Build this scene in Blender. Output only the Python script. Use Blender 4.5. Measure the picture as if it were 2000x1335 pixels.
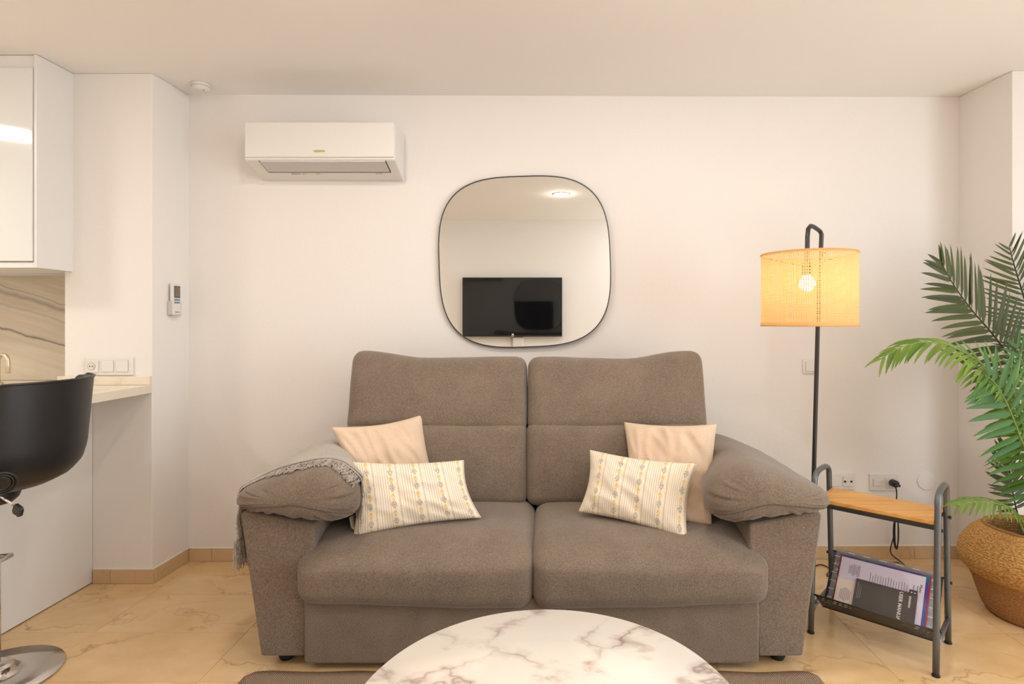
import bpy, bmesh, math, random
from mathutils import Vector, Matrix, noise
random.seed(7)
for o in list(bpy.data.objects): bpy.data.objects.remove(o)
SC = bpy.context.scene
COL = SC.collection
PI = math.pi
# ------------------------------------------------------------------ camera
EYE = 1.276; F = 1122.0; CX = 1065.0; CY = 630.0
cam = bpy.data.cameras.new('camera'); cam_o = bpy.data.objects.new('camera', cam); COL.objects.link(cam_o)
cam_o.location = (0, 0, EYE); cam_o.rotation_euler = (PI/2, 0, 0)
cam.sensor_width = 36.0; cam.sensor_fit = 'HORIZONTAL'; cam.lens = 36.0*F/2000.0
cam.shift_x = -(CX-1000.0)/2000.0; cam.shift_y = -(667.5-CY)/2000.0
cam.clip_start = 0.02
SC.camera = cam_o
# ------------------------------------------------------------------ world, lights, exposure
SC.view_settings.view_transform = 'Standard'; SC.view_settings.look = 'None'
SC.view_settings.gamma = 1.0; SC.view_settings.use_curve_mapping = False
SC.view_settings.exposure = 0.17
w = bpy.data.worlds.new('world'); SC.world = w; w.use_nodes = True
w.node_tree.nodes['Background'].inputs[0].default_value = (0.80, 0.90, 1.0, 1)
w.node_tree.nodes['Background'].inputs[1].default_value = 1.5
WARM = (1.0, 0.94, 0.885)
def area_light(name, loc, target, sx, sy, power, color):
    l = bpy.data.lights.new(name, 'AREA'); l.shape = 'RECTANGLE'; l.size = sx; l.size_y = sy
    l.energy = power; l.color = color
    o = bpy.data.objects.new(name, l); COL.objects.link(o); o.location = loc
    o.rotation_euler = (Vector(target)-Vector(loc)).to_track_quat('-Z', 'Y').to_euler()
    return o
area_light('daylight_at_terrace_door', (3.42, 0.35, 1.25), (0, 0.35, 1.25), 1.8, 2.2, 66, (0.88, 0.94, 1.0))
L_DOWN = 138.0      # radiance of the recessed ceiling lights
L_KITCHEN = 58.0
L_BULB = 40.0
# ------------------------------------------------------------------ helpers
def W(px, py, d): return Vector(((px-CX)*d/F, d, EYE+(CY-py)*d/F))
def lerp(a, b, t): return a+(b-a)*t
def sm(t): t = max(0, min(1, t)); return t*t*(3-2*t)
ORG = {}
class MB:
    def __init__(s): s.v = []; s.f = []; s.uv = []; s.m = []
    def add(s, vs, fs, uvs=None, mi=0):
        b = len(s.v); s.v += [Vector(v) for v in vs]
        for k, f in enumerate(fs):
            s.f.append([b+i for i in f]); s.m.append(mi)
            s.uv.append([uvs[i] for i in f] if uvs else None)
        return s
    def box(s, lo, hi, mi=0):
        x0, y0, z0 = lo; x1, y1, z1 = hi
        vs = [(x0,y0,z0),(x1,y0,z0),(x1,y1,z0),(x0,y1,z0),(x0,y0,z1),(x1,y0,z1),(x1,y1,z1),(x0,y1,z1)]
        return s.add(vs, [(0,3,2,1),(4,5,6,7),(0,1,5,4),(1,2,6,5),(2,3,7,6),(3,0,4,7)], mi=mi)
    def obox(s, c, ax, ay, az, mi=0):       # oriented box: centre and three half vectors
        c, ax, ay, az = map(Vector, (c, ax, ay, az)); vs = []
        for k in (-1, 1):
            for i, j in ((-1,-1),(1,-1),(1,1),(-1,1)): vs.append(c+ax*i+ay*j+az*k)
        return s.add(vs, [(0,3,2,1),(4,5,6,7),(0,1,5,4),(1,2,6,5),(2,3,7,6),(3,0,4,7)], mi=mi)
    def tube(s, pts, r, n=10, closed=False, cap=True):
        pts = [Vector(p) for p in pts]; N = len(pts); rs = r if isinstance(r, (list, tuple)) else [r]*N
        T = []
        for i in range(N):
            a = pts[(i-1) % N] if closed or i > 0 else pts[0]; b = pts[(i+1) % N] if closed or i < N-1 else pts[-1]
            T.append((b-a).normalized())
        u = T[0].orthogonal().normalized(); vs = []
        for i in range(N):
            u = (u-T[i]*u.dot(T[i])).normalized(); w_ = T[i].cross(u)
            for k in range(n):
                a = 2*PI*k/n; vs.append(pts[i]+(u*math.cos(a)+w_*math.sin(a))*rs[i])
        fs = []
        for i in range(N if closed else N-1):
            j = (i+1) % N
            for k in range(n): fs.append((i*n+k, i*n+(k+1) % n, j*n+(k+1) % n, j*n+k))
        if cap and not closed:
            fs.append(tuple(range(n-1, -1, -1))); fs.append(tuple((N-1)*n+k for k in range(n)))
        return s.add(vs, fs)
    def lathe(s, prof, c, n=48, closed=False, mi=0):
        c = Vector(c); vs = []; M = len(prof); uv = []
        for k in range(n):
            a = 2*PI*k/n
            for i, (r, z) in enumerate(prof): vs.append(c+Vector((r*math.cos(a), r*math.sin(a), z))); uv.append((k/n, i/M))
        fs = []
        for k in range(n):
            k2 = (k+1) % n
            for i in range(M if closed else M-1):
                j = (i+1) % M; fs.append((k*M+i, k2*M+i, k2*M+j, k*M+j))
        return s.add(vs, fs, uv, mi)
    def disc(s, c, r, n=32, up=1, nrm=None):
        c = Vector(c); q = Vector(nrm).to_track_quat('Z', 'Y') if nrm else None; vs = []
        for k in range(n):
            p = Vector((r*math.cos(2*PI*k/n), r*math.sin(2*PI*k/n), 0)); vs.append(c+(q @ p if q else p))
        return s.add(vs, [tuple(range(n)) if up > 0 else tuple(range(n-1, -1, -1))])
    def rod(s, a, b, r, n=16): return s.tube([a, b], r, n)
    def grid(s, fn, nu, nv, flip=False):
        vs = []; uv = []
        for j in range(nv+1):
            for i in range(nu+1): vs.append(fn(i/nu, j/nv)); uv.append((i/nu, j/nv))
        fs = []
        for j in range(nv):
            for i in range(nu):
                a = j*(nu+1)+i; q = (a, a+1, a+nu+2, a+nu+1); fs.append(q[::-1] if flip else q)
        return s.add(vs, fs, uv)
    def build(s, name, mat, parent=None, smooth=False, bevel=0, weld=False, segs=2, recalc=True, solid=0, subd=0, loc=None):
        if parent is not None: org = ORG[parent.name]
        elif loc is not None: org = Vector(loc)
        else:
            lo = Vector([min(v[i] for v in s.v) for i in range(3)]); hi = Vector([max(v[i] for v in s.v) for i in range(3)])
            org = Vector(((lo.x+hi.x)/2, (lo.y+hi.y)/2, lo.z))
        me = bpy.data.meshes.new(name)
        me.from_pydata([v-org for v in s.v], [], s.f)
        mats = mat if isinstance(mat, (list, tuple)) else [mat]
        for m in mats: me.materials.append(m)
        if any(s.uv):
            ul = me.uv_layers.new(name='UVMap')
            for p, uvs in zip(me.polygons, s.uv):
                if uvs:
                    for li, u in zip(p.loop_indices, uvs): ul.data[li].uv = u
        for p, mi in zip(me.polygons, s.m): p.material_index = mi
        if weld or recalc:
            bm = bmesh.new(); bm.from_mesh(me)
            if weld: bmesh.ops.remove_doubles(bm, verts=bm.verts, dist=1e-5)
            if recalc: bmesh.ops.recalc_face_normals(bm, faces=bm.faces)
            bm.to_mesh(me); bm.free()
        if smooth:
            for p in me.polygons: p.use_smooth = True
        o = bpy.data.objects.new(name, me); COL.objects.link(o)
        if solid:
            m = o.modifiers.new('solid', 'SOLIDIFY'); m.thickness = solid; m.offset = 0
        if bevel:
            m = o.modifiers.new('bevel', 'BEVEL'); m.width = bevel; m.segments = segs; m.limit_method = 'ANGLE'; m.angle_limit = math.radians(35)
            if not smooth:
                for p in me.polygons: p.use_smooth = True
                n_ = o.modifiers.new('wn', 'WEIGHTED_NORMAL'); n_.keep_sharp = True
        if subd:
            m = o.modifiers.new('sub', 'SUBSURF'); m.levels = subd; m.render_levels = subd
        if parent is not None: o.parent = parent; ORG[o.name] = org
        else: o.location = org; ORG[o.name] = org
        return o
def tag(o, label, cat, group=None):
    o['label'] = label; o['category'] = cat
    if group: o['group'] = group
    return o
def thing(name, loc, label, cat, group=None):
    o = bpy.data.objects.new(name, None); COL.objects.link(o); o.location = loc; o.empty_display_size = .05
    ORG[o.name] = Vector(loc); return tag(o, label, cat, group)
def struct(o): o['kind'] = 'structure'; return o
def stuff(o): o['kind'] = 'stuff'; return o
def text_mesh(body, size, M, name, mat, parent, extrude=.0003, bold=0.0, alignx='CENTER'):
    c = bpy.data.curves.new(name, 'FONT'); c.body = body; c.size = size; c.extrude = extrude; c.align_x = alignx; c.align_y = 'CENTER'; c.offset = bold
    c.resolution_u = 2
    t = bpy.data.objects.new(name+'_curve', c); COL.objects.link(t)
    dg = bpy.context.evaluated_depsgraph_get(); me = bpy.data.meshes.new_from_object(t.evaluated_get(dg))
    bpy.data.objects.remove(t); bpy.data.curves.remove(c)
    me.transform(Matrix.Translation(-ORG[parent.name]) @ M); me.materials.clear(); me.materials.append(mat)
    o = bpy.data.objects.new(name, me); COL.objects.link(o); o.parent = parent; ORG[o.name] = ORG[parent.name]
    return o
def frame_M(origin, xdir, ydir):
    x = Vector(xdir).normalized(); z = x.cross(Vector(ydir)).normalized(); y = z.cross(x)
    return Matrix(((x.x, y.x, z.x, origin[0]), (x.y, y.y, z.y, origin[1]), (x.z, y.z, z.z, origin[2]), (0, 0, 0, 1)))
# ------------------------------------------------------------------ materials
def srgb(r, g, b):
    f = lambda c: (c/255/12.92) if c/255 <= .04045 else ((c/255+.055)/1.055)**2.4
    return (f(r), f(g), f(b), 1)
class NT:
    def __init__(s, name):
        s.m = bpy.data.materials.new(name); s.m.use_nodes = True; s.t = s.m.node_tree; s.b = s.t.nodes['Principled BSDF']
    def n(s, typ, **kw):
        n = s.t.nodes.new(typ)
        for k, v in kw.items():
            if k.startswith('i_'):
                key = k[2:]; key = int(key) if key.isdigit() else key
                n.inputs[key].default_value = v
            else: setattr(n, k, v)
        return n
    def l(s, a, b): s.t.links.new(a, b)
    def setp(s, **kw):
        for k, v in kw.items(): s.b.inputs[k.replace('_', ' ')].default_value = v
    def ramp(s, fac, stops, interp='LINEAR'):
        r = s.n('ShaderNodeValToRGB'); r.color_ramp.interpolation = interp; e = r.color_ramp.elements
        while len(e) < len(stops): e.new(.5)
        for k, (p, c) in enumerate(stops): e[k].position = p; e[k].color = c
        s.l(fac, r.inputs[0]); return r.outputs[0]
    def mix(s, fac, a, b, bt='MIX'):
        n = s.n('ShaderNodeMix', data_type='RGBA', blend_type=bt)
        for val, idx in ((fac, 0), (a, 6), (b, 7)):
            if hasattr(val, 'is_output') or hasattr(val, 'links'): s.l(val, n.inputs[idx])
            else: n.inputs[idx].default_value = val
        return n.outputs[2]
    def math(s, op, a, b=None, c=None):
        n = s.n('ShaderNodeMath', operation=op)
        for i, v in enumerate((a, b, c)):
            if v is None: continue
            if hasattr(v, 'links'): s.l(v, n.inputs[i])
            else: n.inputs[i].default_value = v
        return n.outputs[0]
    def bump(s, h, strength=.3, dist=.002):
        b = s.n('ShaderNodeBump', i_Strength=strength, i_Distance=dist); s.l(h, b.inputs['Height']); s.l(b.outputs[0], s.b.inputs['Normal'])
    def obj(s): return s.n('ShaderNodeTexCoord').outputs['Object']
    def uv(s): return s.n('ShaderNodeTexCoord').outputs['UV']
    def map(s, v, scale=(1,1,1), rot=(0,0,0), loc=(0,0,0)):
        m = s.n('ShaderNodeMapping'); s.l(v, m.inputs[0]); m.inputs['Scale'].default_value = scale; m.inputs['Rotation'].default_value = rot; m.inputs['Location'].default_value = loc
        return m.outputs[0]
    def noise(s, v, scale, detail=3, rough=.5, dist=0):
        n = s.n('ShaderNodeTexNoise', i_Scale=scale, i_Detail=detail, i_Roughness=rough, i_Distortion=dist)
        if v is not None: s.l(v, n.inputs['Vector'])
        return n.outputs[0]
def simple(name, col, rough=.5, metal=0, spec=.5, bumps=None, var=.0, coat=0):
    t = NT(name); t.setp(Roughness=rough, Metallic=metal, Specular_IOR_Level=spec, Coat_Weight=coat)
    t.b.inputs['Base Color'].default_value = col
    v = t.obj()
    if var:
        nz = t.noise(v, 6, 4); c2 = tuple(c*(1-var) for c in col[:3])+(1,)
        t.l(t.mix(nz, c2, col), t.b.inputs['Base Color'])
    if bumps: t.bump(t.noise(v, bumps[0], 3), bumps[1], bumps[2])
    return t.m
M = {}
M['wall'] = simple('wall_plaster', (.87, .83, .79, 1), .9, bumps=(45, .16, .004), spec=.2)
M['ceil'] = simple('ceiling_paint', (.93, .905, .88, 1), .9, spec=.2)
M['white'] = simple('white_lacquer', (.84, .82, .79, 1), .35)
M['white_gloss'] = simple('white_gloss_door', (.80, .81, .79, 1), .06, coat=.5)
M['plastic'] = simple('white_plastic', (.80, .77, .73, 1), .35)
M['plastic_grey'] = simple('grey_white_plastic', (.62, .58, .55, 1), .4)
M['dark'] = simple('dark_gap', (.02, .018, .016, 1), .6)
M['black_plastic'] = simple('black_plastic', (.018, .017, .017, 1), .4)
M['black_metal'] = simple('black_painted_metal', (.022, .020, .020, 1), .38, spec=.6)
M['grey_metal'] = simple('grey_painted_metal', (.14, .15, .155, 1), .32, metal=.4)
M['rack_metal'] = simple('dark_rack_metal', (.045, .042, .038, 1), .4, metal=.3)
M['chrome'] = simple('chrome', (.72, .70, .68, 1), .12, metal=1)
M['brass'] = simple('brushed_gold_metal', (.75, .55, .32, 1), .3, metal=1)
M['champagne'] = simple('champagne_metal', (.78, .66, .50, 1), .35, metal=.8)
M['rubber'] = simple('black_rubber', (.012, .012, .012, 1), .7)
M['caulk'] = simple('white_grout', (.80, .74, .66, 1), .8)
M['grout'] = simple('beige_grout', srgb(222, 190, 146), .8)
M['paint_yellow'] = simple('lime_print', srgb(190, 190, 60), .5)
M['print_grey'] = simple('grey_print', srgb(150, 140, 130), .6)
M['print_dark'] = simple('dark_print', srgb(70, 62, 66), .6)
M['print_mid'] = simple('mid_print', srgb(130, 120, 136), .6)
M['print_white'] = simple('white_print', srgb(225, 220, 215), .6)
M['print_blue'] = simple('blue_print', srgb(90, 130, 160), .6)
M['lcd'] = simple('lcd_grey', srgb(120, 108, 98), .2)
# mirror
t = NT('mirror_glass'); t.setp(Metallic=1, Roughness=0.0); t.b.inputs['Base Color'].default_value = (.86, .87, .845, 1); M['mirror'] = t.m
t = NT('tv_glass'); t.setp(Roughness=.04, Specular_IOR_Level=.6); t.b.inputs['Base Color'].default_value = (.006, .006, .007, 1); M['tv'] = t.m
t = NT('clear_pane')
g = t.n('ShaderNodeBsdfGlossy', i_Roughness=.02); tr = t.n('ShaderNodeBsdfTransparent'); mx = t.n('ShaderNodeMixShader', i_0=.06)
t.l(tr.outputs[0], mx.inputs[1]); t.l(g.outputs[0], mx.inputs[2]); t.l(mx.outputs[0], t.t.nodes['Material Output'].inputs[0]); M['pane'] = t.m
t = NT('milky_plastic_film')
d = t.n('ShaderNodeBsdfPrincipled'); d.inputs['Base Color'].default_value = (.42, .42, .45, 1); d.inputs['Roughness'].default_value = .25
tr = t.n('ShaderNodeBsdfTransparent'); mx = t.n('ShaderNodeMixShader', i_0=.5)
t.l(tr.outputs[0], mx.inputs[1]); t.l(d.outputs[0], mx.inputs[2]); t.l(mx.outputs[0], t.t.nodes['Material Output'].inputs[0]); M['film'] = t.m
def emis(name, col, s):
    t = NT(name); e = t.n('ShaderNodeEmission', i_Color=col+(1,), i_Strength=s); t.l(e.outputs[0], t.t.nodes['Material Output'].inputs[0]); return t.m
M['lamp_disc'] = emis('warm_led_disc', WARM, L_DOWN)
M['kitchen_disc'] = emis('cool_led_disc', (1.0, .93, .84), L_KITCHEN)
M['bulb'] = emis('lit_bulb', (1.0, .88, .68), L_BULB)
# fabrics
def fabric(name, c1, c2, scale=900, bump=.35, wr=0.0):
    t = NT(name); t.setp(Roughness=.95, Specular_IOR_Level=.15, Sheen_Weight=.25, Sheen_Roughness=.5)
    v = t.obj()
    a = t.noise(t.map(v, (1, 1, .35)), scale, 2, .6); b = t.noise(t.map(v, (.35, 1, 1)), scale, 2, .6)
    wv = t.math('ADD', a, b)
    big = t.noise(v, 9, 4, .6)
    f = t.math('ADD', t.math('MULTIPLY', t.math('SUBTRACT', wv, 1.0), 1.6), t.math('MULTIPLY_ADD', big, .5, .25))
    t.l(t.ramp(f, [(.2, c1), (.8, c2)]), t.b.inputs['Base Color'])
    h = t.math('ADD', t.math('MULTIPLY', wv, .35), t.math('MULTIPLY', t.noise(v, 14, 3), wr))
    t.bump(h, bump, .004); return t.m
M['sofa'] = fabric('taupe_chenille', srgb(106, 92, 80), srgb(142, 126, 109), 520, .30, .9)
M['blanket'] = fabric('grey_throw_knit', srgb(158, 147, 136), srgb(192, 182, 169), 500, .5, .5)
M['fringe'] = simple('grey_fringe_yarn', srgb(186, 174, 162), .95)
M['seam'] = simple('taupe_thread', srgb(92, 82, 73), .9)
M['cream'] = fabric('cream_cotton', srgb(212, 184, 158), srgb(228, 204, 178), 700, .25, 1.6)
M['canvas'] = fabric('offwhite_cotton', srgb(232, 220, 200), srgb(242, 232, 214), 700, .2, .6)
# striped floral cushion print in UV
t = NT('striped_floral_print'); t.setp(Roughness=.95, Specular_IOR_Level=.15)
sp = t.n('ShaderNodeSeparateXYZ'); t.l(t.uv(), sp.inputs[0]); u, v = sp.outputs[0], sp.outputs[1]
PER = 5.0
fu = t.math('FRACT', t.math('MULTIPLY_ADD', u, PER, .45))                       # 0..1 within a repeat
def band(x, a, b): return t.math('MULTIPLY', t.math('GREATER_THAN', x, a), t.math('LESS_THAN', x, b))
lines = t.math('LESS_THAN', t.math('ABSOLUTE', t.math('SUBTRACT', t.math('FRACT', t.math('MULTIPLY', u, 50.0)), .5)), .11)
linemask = t.math('MULTIPLY', lines, t.math('MAXIMUM', band(fu, .50, 1.0), t.math('MAXIMUM', band(fu, 0, .04), t.math('MAXIMUM', band(fu, .25, .27), band(fu, .32, .335)))))
base = t.mix(linemask, srgb(240, 228, 208), srgb(202, 182, 158))
# flower column centred at fu=.14
vv = t.math('FRACT', t.math('MULTIPLY', v, 4.2)); vv2 = t.math('FRACT', t.math('MULTIPLY_ADD', v, 4.2, .5))
def blob(cx, cv, rx, ry, src):
    a = t.math('DIVIDE', t.math('SUBTRACT', fu, cx), rx); b = t.math('DIVIDE', t.math('SUBTRACT', src, cv), ry)
    return t.math('LESS_THAN', t.math('ADD', t.math('POWER', t.math('ABSOLUTE', a), 1.6), t.math('POWER', t.math('ABSOLUTE', b), 1.6)), 1.0)
nz = t.noise(t.map(t.uv(), (150, 75, 1)), 1.0, 2, .7)
petal = t.math('MULTIPLY', blob(.14, .5, .115, .24, vv), t.math('GREATER_THAN', nz, .50))
base = t.mix(petal, base, srgb(158, 144, 128))
yel = t.math('MULTIPLY', blob(.14, .5, .085, .22, vv2), t.math('GREATER_THAN', nz, .43))
base = t.mix(yel, base, srgb(234, 202, 140))
chev = t.math('MULTIPLY', t.math('LESS_THAN', t.math('ABSOLUTE', t.math('SUBTRACT', t.math('FRACT', t.math('ADD', t.math('MULTIPLY', v, 17), t.math('MULTIPLY', t.math('ABSOLUTE', t.math('SUBTRACT', fu, .14)), 8))), .5)), .13), band(fu, .09, .19))
base = t.mix(t.math('MULTIPLY', chev, .7), base, srgb(196, 172, 120))
geo = t.math('MULTIPLY', band(fu, .36, .43), t.math('GREATER_THAN', t.noise(t.map(t.uv(), (60, 50, 1)), 2.2, 1), .49))
base = t.mix(t.math('MULTIPLY', geo, .8), base, srgb(186, 162, 124))
base = t.mix(t.math('MULTIPLY', band(fu, .355, .435), .18), base, srgb(214, 190, 150))
t.l(base, t.b.inputs['Base Color']); t.bump(t.noise(t.obj(), 700, 2), .2, .002); M['print'] = t.m
# woods, stones
def marble(name, c1, c2, vein, vs=1.2, sharp=.02, rough=.15, rnd=False, amount=.7, stretch=(1,1,1), rot=(0,0,0), cloud=2.0, mlo=.42, patch=0):
    t = NT(name); t.setp(Roughness=rough)
    v = t.obj()
    if rnd:
        oi = t.n('ShaderNodeObjectInfo'); cx = t.n('ShaderNodeCombineXYZ')
        t.l(t.math('MULTIPLY', oi.outputs['Random'], 57.0), cx.inputs[0]); t.l(t.math('MULTIPLY', oi.outputs['Random'], 31.0), cx.inputs[1])
        ad = t.n('ShaderNodeVectorMath', operation='ADD'); t.l(v, ad.inputs[0]); t.l(cx.outputs[0], ad.inputs[1]); v = ad.outputs[0]
    v = t.map(v, stretch, rot)
    wp = t.n('ShaderNodeTexNoise', i_Scale=1.6, i_Detail=5.0, i_Roughness=.6); t.l(v, wp.inputs['Vector'])
    va = t.n('ShaderNodeVectorMath', operation='MULTIPLY_ADD'); t.l(wp.outputs['Color'], va.inputs[0]); va.inputs[1].default_value = (.9, .9, .9); t.l(v, va.inputs[2])
    vo = t.n('ShaderNodeTexVoronoi', feature='DISTANCE_TO_EDGE', i_Scale=vs); t.l(va.outputs[0], vo.inputs['Vector'])
    vein_f = t.ramp(vo.outputs['Distance'], [(0, (1,1,1,1)), (sharp, (.35,.35,.35,1)), (sharp*3.5, (0,0,0,1))])
    cl = t.noise(v, cloud, 5, .6); bl = t.noise(v, vs*1.1, 3, .5)
    mask = t.math('MULTIPLY', vein_f, t.ramp(bl, [(mlo, (0,0,0,1)), (mlo+.18, (1,1,1,1))]))
    mask = t.math('MULTIPLY', mask, amount)
    base = t.mix(t.ramp(cl, [(.3, (0,0,0,1)), (.7, (1,1,1,1))]), c1, c2)
    if patch:
        pn = t.noise(t.map(v, (1, 2.2, 1), (0, 0, .4)), 5.0, 5, .65); wide = t.ramp(vo.outputs['Distance'], [(0, (1,1,1,1)), (.17, (0,0,0,1))])
        pm_ = t.math('MULTIPLY', t.math('MULTIPLY', t.ramp(pn, [(.54, (0,0,0,1)), (.66, (1,1,1,1))]), wide), patch)
        base = t.mix(pm_, base, srgb(188, 160, 144))
    t.l(t.mix(mask, base, vein), t.b.inputs['Base Color']); return t.m
M['tile'] = marble('crema_marble_tile', srgb(220, 179, 125), srgb(236, 203, 155), srgb(166, 118, 68), 2.3, .012, .14, True, .75, (1, 1.3, 1), (0, 0, .5), 3.2)
M['skirting'] = marble('beige_marble_skirting', srgb(208, 176, 134), srgb(222, 193, 154), srgb(184, 148, 106), 4, .015, .3, True, .5)
M['table'] = marble('white_marble_top', srgb(246, 240, 230), srgb(240, 231, 219), srgb(166, 142, 130), 3.2, .034, .16, False, .85, (1, 1.4, 1), (0, 0, .7), 2.5, .40, .85)
M['counter'] = marble('white_marble_counter', srgb(232, 220, 200), srgb(238, 228, 210), srgb(176, 156, 132), 1.8, .02, .25, False, .8)
# backsplash: diagonal layered veins
t = NT('layered_marble_splashback'); t.setp(Roughness=.25)
v = t.map(t.obj(), (1, 1, 1), (0, math.radians(-16), 0))
wn = t.noise(v, 1.6, 5, .6)
sp = t.n('ShaderNodeSeparateXYZ'); t.l(v, sp.inputs[0])
hh = t.math('ADD', sp.outputs[2], t.math('MULTIPLY', t.math('SUBTRACT', wn, .5), .14))
st = t.noise(t.map(v, (.8, 1, 14)), 2.2, 4, .55)
base = t.mix(t.ramp(st, [(.35, (0,0,0,1)), (.7, (1,1,1,1))]), srgb(205, 190, 164), srgb(216, 207, 190))
def vein_at(c, wd, fz): return t.math('MULTIPLY', t.math('SUBTRACT', 1.0, t.math('MINIMUM', 1.0, t.math('DIVIDE', t.math('ABSOLUTE', t.math('SUBTRACT', hh, c)), wd))), fz)
nm = t.noise(t.obj(), 9, 3)
for c, wd, fz in ((.115, .008, .95), (.30, .020, .55), (.33, .006, .5), (.235, .012, .3)):
    base = t.mix(vein_at(c, wd, fz), base, srgb(120, 112, 104))
t.l(base, t.b.inputs['Base Color']); M['splash'] = t.m
def wood(name, c1, c2, c3, ang=0, sc=1):
    t = NT(name); t.setp(Roughness=.45)
    v = t.map(t.obj(), (1.2*sc, 22*sc, 22*sc), (0, 0, ang)); a = t.noise(v, 2.0, 5, .6, .6)
    b = t.noise(t.map(t.obj(), (3, 90, 90), (0, 0, ang)), 2, 2)
    base = t.mix(t.ramp(a, [(.3, (0,0,0,1)), (.7, (1,1,1,1))]), c1, c2)
    base = t.mix(t.math('MULTIPLY', b, .35), base, c3)
    t.l(base, t.b.inputs['Base Color']); t.bump(a, .1, .001); return t.m
TABANG = math.atan2(-.291, .319)
M['shelf_wood'] = wood('honey_pine', srgb(208, 148, 72), srgb(236, 184, 108), srgb(176, 112, 50), -TABANG)
# basket
t = NT('woven_seagrass'); t.setp(Roughness=.8, Specular_IOR_Level=.3)
uvv = t.uv(); a = t.noise(t.map(uvv, (60, 55, 1), (0, 0, .0)), 1.6, 3, .6, 1.2); b = t.noise(t.map(uvv, (150, 60, 1), (0, 0, .25)), 1.0, 2, .5)
f = t.math('MULTIPLY_ADD', b, .6, t.math('MULTIPLY', a, .5))
t.l(t.ramp(f, [(.32, srgb(120, 78, 34)), (.50, srgb(186, 134, 72)), (.66, srgb(226, 182, 116))]), t.b.inputs['Base Color']); t.bump(f, .9, .006); M['basket'] = t.m
t = NT('woven_seagrass_lower'); t.setp(Roughness=.85, Specular_IOR_Level=.2)
uvv = t.uv(); a = t.noise(t.map(uvv, (70, 90, 1)), 1.6, 3, .6, .6); b = t.noise(t.map(uvv, (160, 60, 1), (0, 0, .2)), 1.0, 2, .5)
f = t.math('MULTIPLY_ADD', b, .5, t.math('MULTIPLY', a, .5))
t.l(t.ramp(f, [(.32, srgb(130, 90, 54)), (.55, srgb(176, 130, 84)), (.72, srgb(204, 160, 108))]), t.b.inputs['Base Color']); t.bump(f, .7, .005); M['basket_low'] = t.m
M['soil'] = simple('dark_soil', (.03, .018, .01, 1), .95, bumps=(90, 1, .01))
def leafmat(name, c1, c2):
    t = NT(name); t.setp(Roughness=.45, Specular_IOR_Level=.4)
    oi = t.n('ShaderNodeObjectInfo'); nzz = t.noise(t.obj(), 14, 3); f = t.math('ADD', t.math('MULTIPLY', oi.outputs['Random'], .5), t.math('MULTIPLY', nzz, .5))
    t.l(t.mix(f, c1, c2), t.b.inputs['Base Color'])
    tl = t.n('ShaderNodeBsdfTranslucent'); t.l(t.mix(f, c1, c2), tl.inputs[0]); mx = t.n('ShaderNodeMixShader', i_0=.18)
    t.l(t.b.outputs[0], mx.inputs[1]); t.l(tl.outputs[0], mx.inputs[2]); t.l(mx.outputs[0], t.t.nodes['Material Output'].inputs[0]); return t.m
M['leaf_dark'] = leafmat('dark_palm_leaf', srgb(50, 62, 32), srgb(88, 96, 48))
M['leaf_mid'] = leafmat('green_palm_leaf', srgb(40, 88, 34), srgb(82, 128, 48))
M['leaf_light'] = leafmat('light_palm_leaf', srgb(72, 108, 34), srgb(134, 160, 62))
M['stem_dark'] = simple('dark_palm_stem', srgb(50, 54, 36), .5)
M['stem_light'] = simple('green_palm_stem', srgb(112, 138, 62), .5)
# lamp shade
t = NT('woven_cane'); t.setp(Roughness=.7); col = srgb(236, 204, 146)
t.b.inputs['Base Color'].default_value = col
tl = t.n('ShaderNodeBsdfTranslucent'); tl.inputs[0].default_value = srgb(250, 214, 150); mx = t.n('ShaderNodeMixShader', i_0=.5)
t.l(t.b.outputs[0], mx.inputs[1]); t.l(tl.outputs[0], mx.inputs[2]); t.l(mx.outputs[0], t.t.nodes['Material Output'].inputs[0]); M['cane'] = t.m
# leather
t = NT('black_leather'); t.setp(Roughness=.42, Specular_IOR_Level=.5); t.b.inputs['Base Color'].default_value = (.014, .013, .014, 1)
t.bump(t.noise(t.obj(), 260, 2), .12, .001); M['leather'] = t.m
# rug
t = NT('braided_rug'); t.setp(Roughness=.95, Specular_IOR_Level=.1)
wv = t.n('ShaderNodeTexWave', wave_type='BANDS', i_Scale=55.0, i_Distortion=2.0); t.l(t.map(t.obj(), (1, 1, 1), (0, 0, .78)), wv.inputs[0])
wv2 = t.n('ShaderNodeTexWave', wave_type='BANDS', i_Scale=55.0, i_Distortion=2.0); t.l(t.map(t.obj(), (1, 1, 1), (0, 0, -.78)), wv2.inputs[0])
f = t.math('MULTIPLY', wv.outputs['Fac'], wv2.outputs['Fac'])
t.l(t.ramp(f, [(.05, srgb(134, 108, 86)), (.5, srgb(196, 176, 154))]), t.b.inputs['Base Color']); t.bump(f, .7, .005); M['rug'] = t.m
# magazine covers
t = NT('printed_cover'); t.setp(Roughness=.3)
t.l(t.ramp(t.noise(t.obj(), 14, 3), [(.35, srgb(28, 120, 130)), (.5, srgb(40, 60, 140)), (.62, srgb(80, 50, 120))], 'LINEAR'), t.b.inputs['Base Color']); M['cover'] = t.m
M['red'] = simple('red_cover', srgb(150, 32, 52), .35)
M['paper'] = simple('white_paper', srgb(216, 206, 222), .8)
M['paper2'] = simple('warm_paper', srgb(222, 205, 192), .8)
M['manual'] = simple('charcoal_cover', srgb(72, 62, 56), .5)

# ================================================================== STRUCTURE
H = 2.5
def by(x): return 3.1+.0087*x
XL, XR, YB, YF = -4.0, 3.3, 3.2, -0.73
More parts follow.
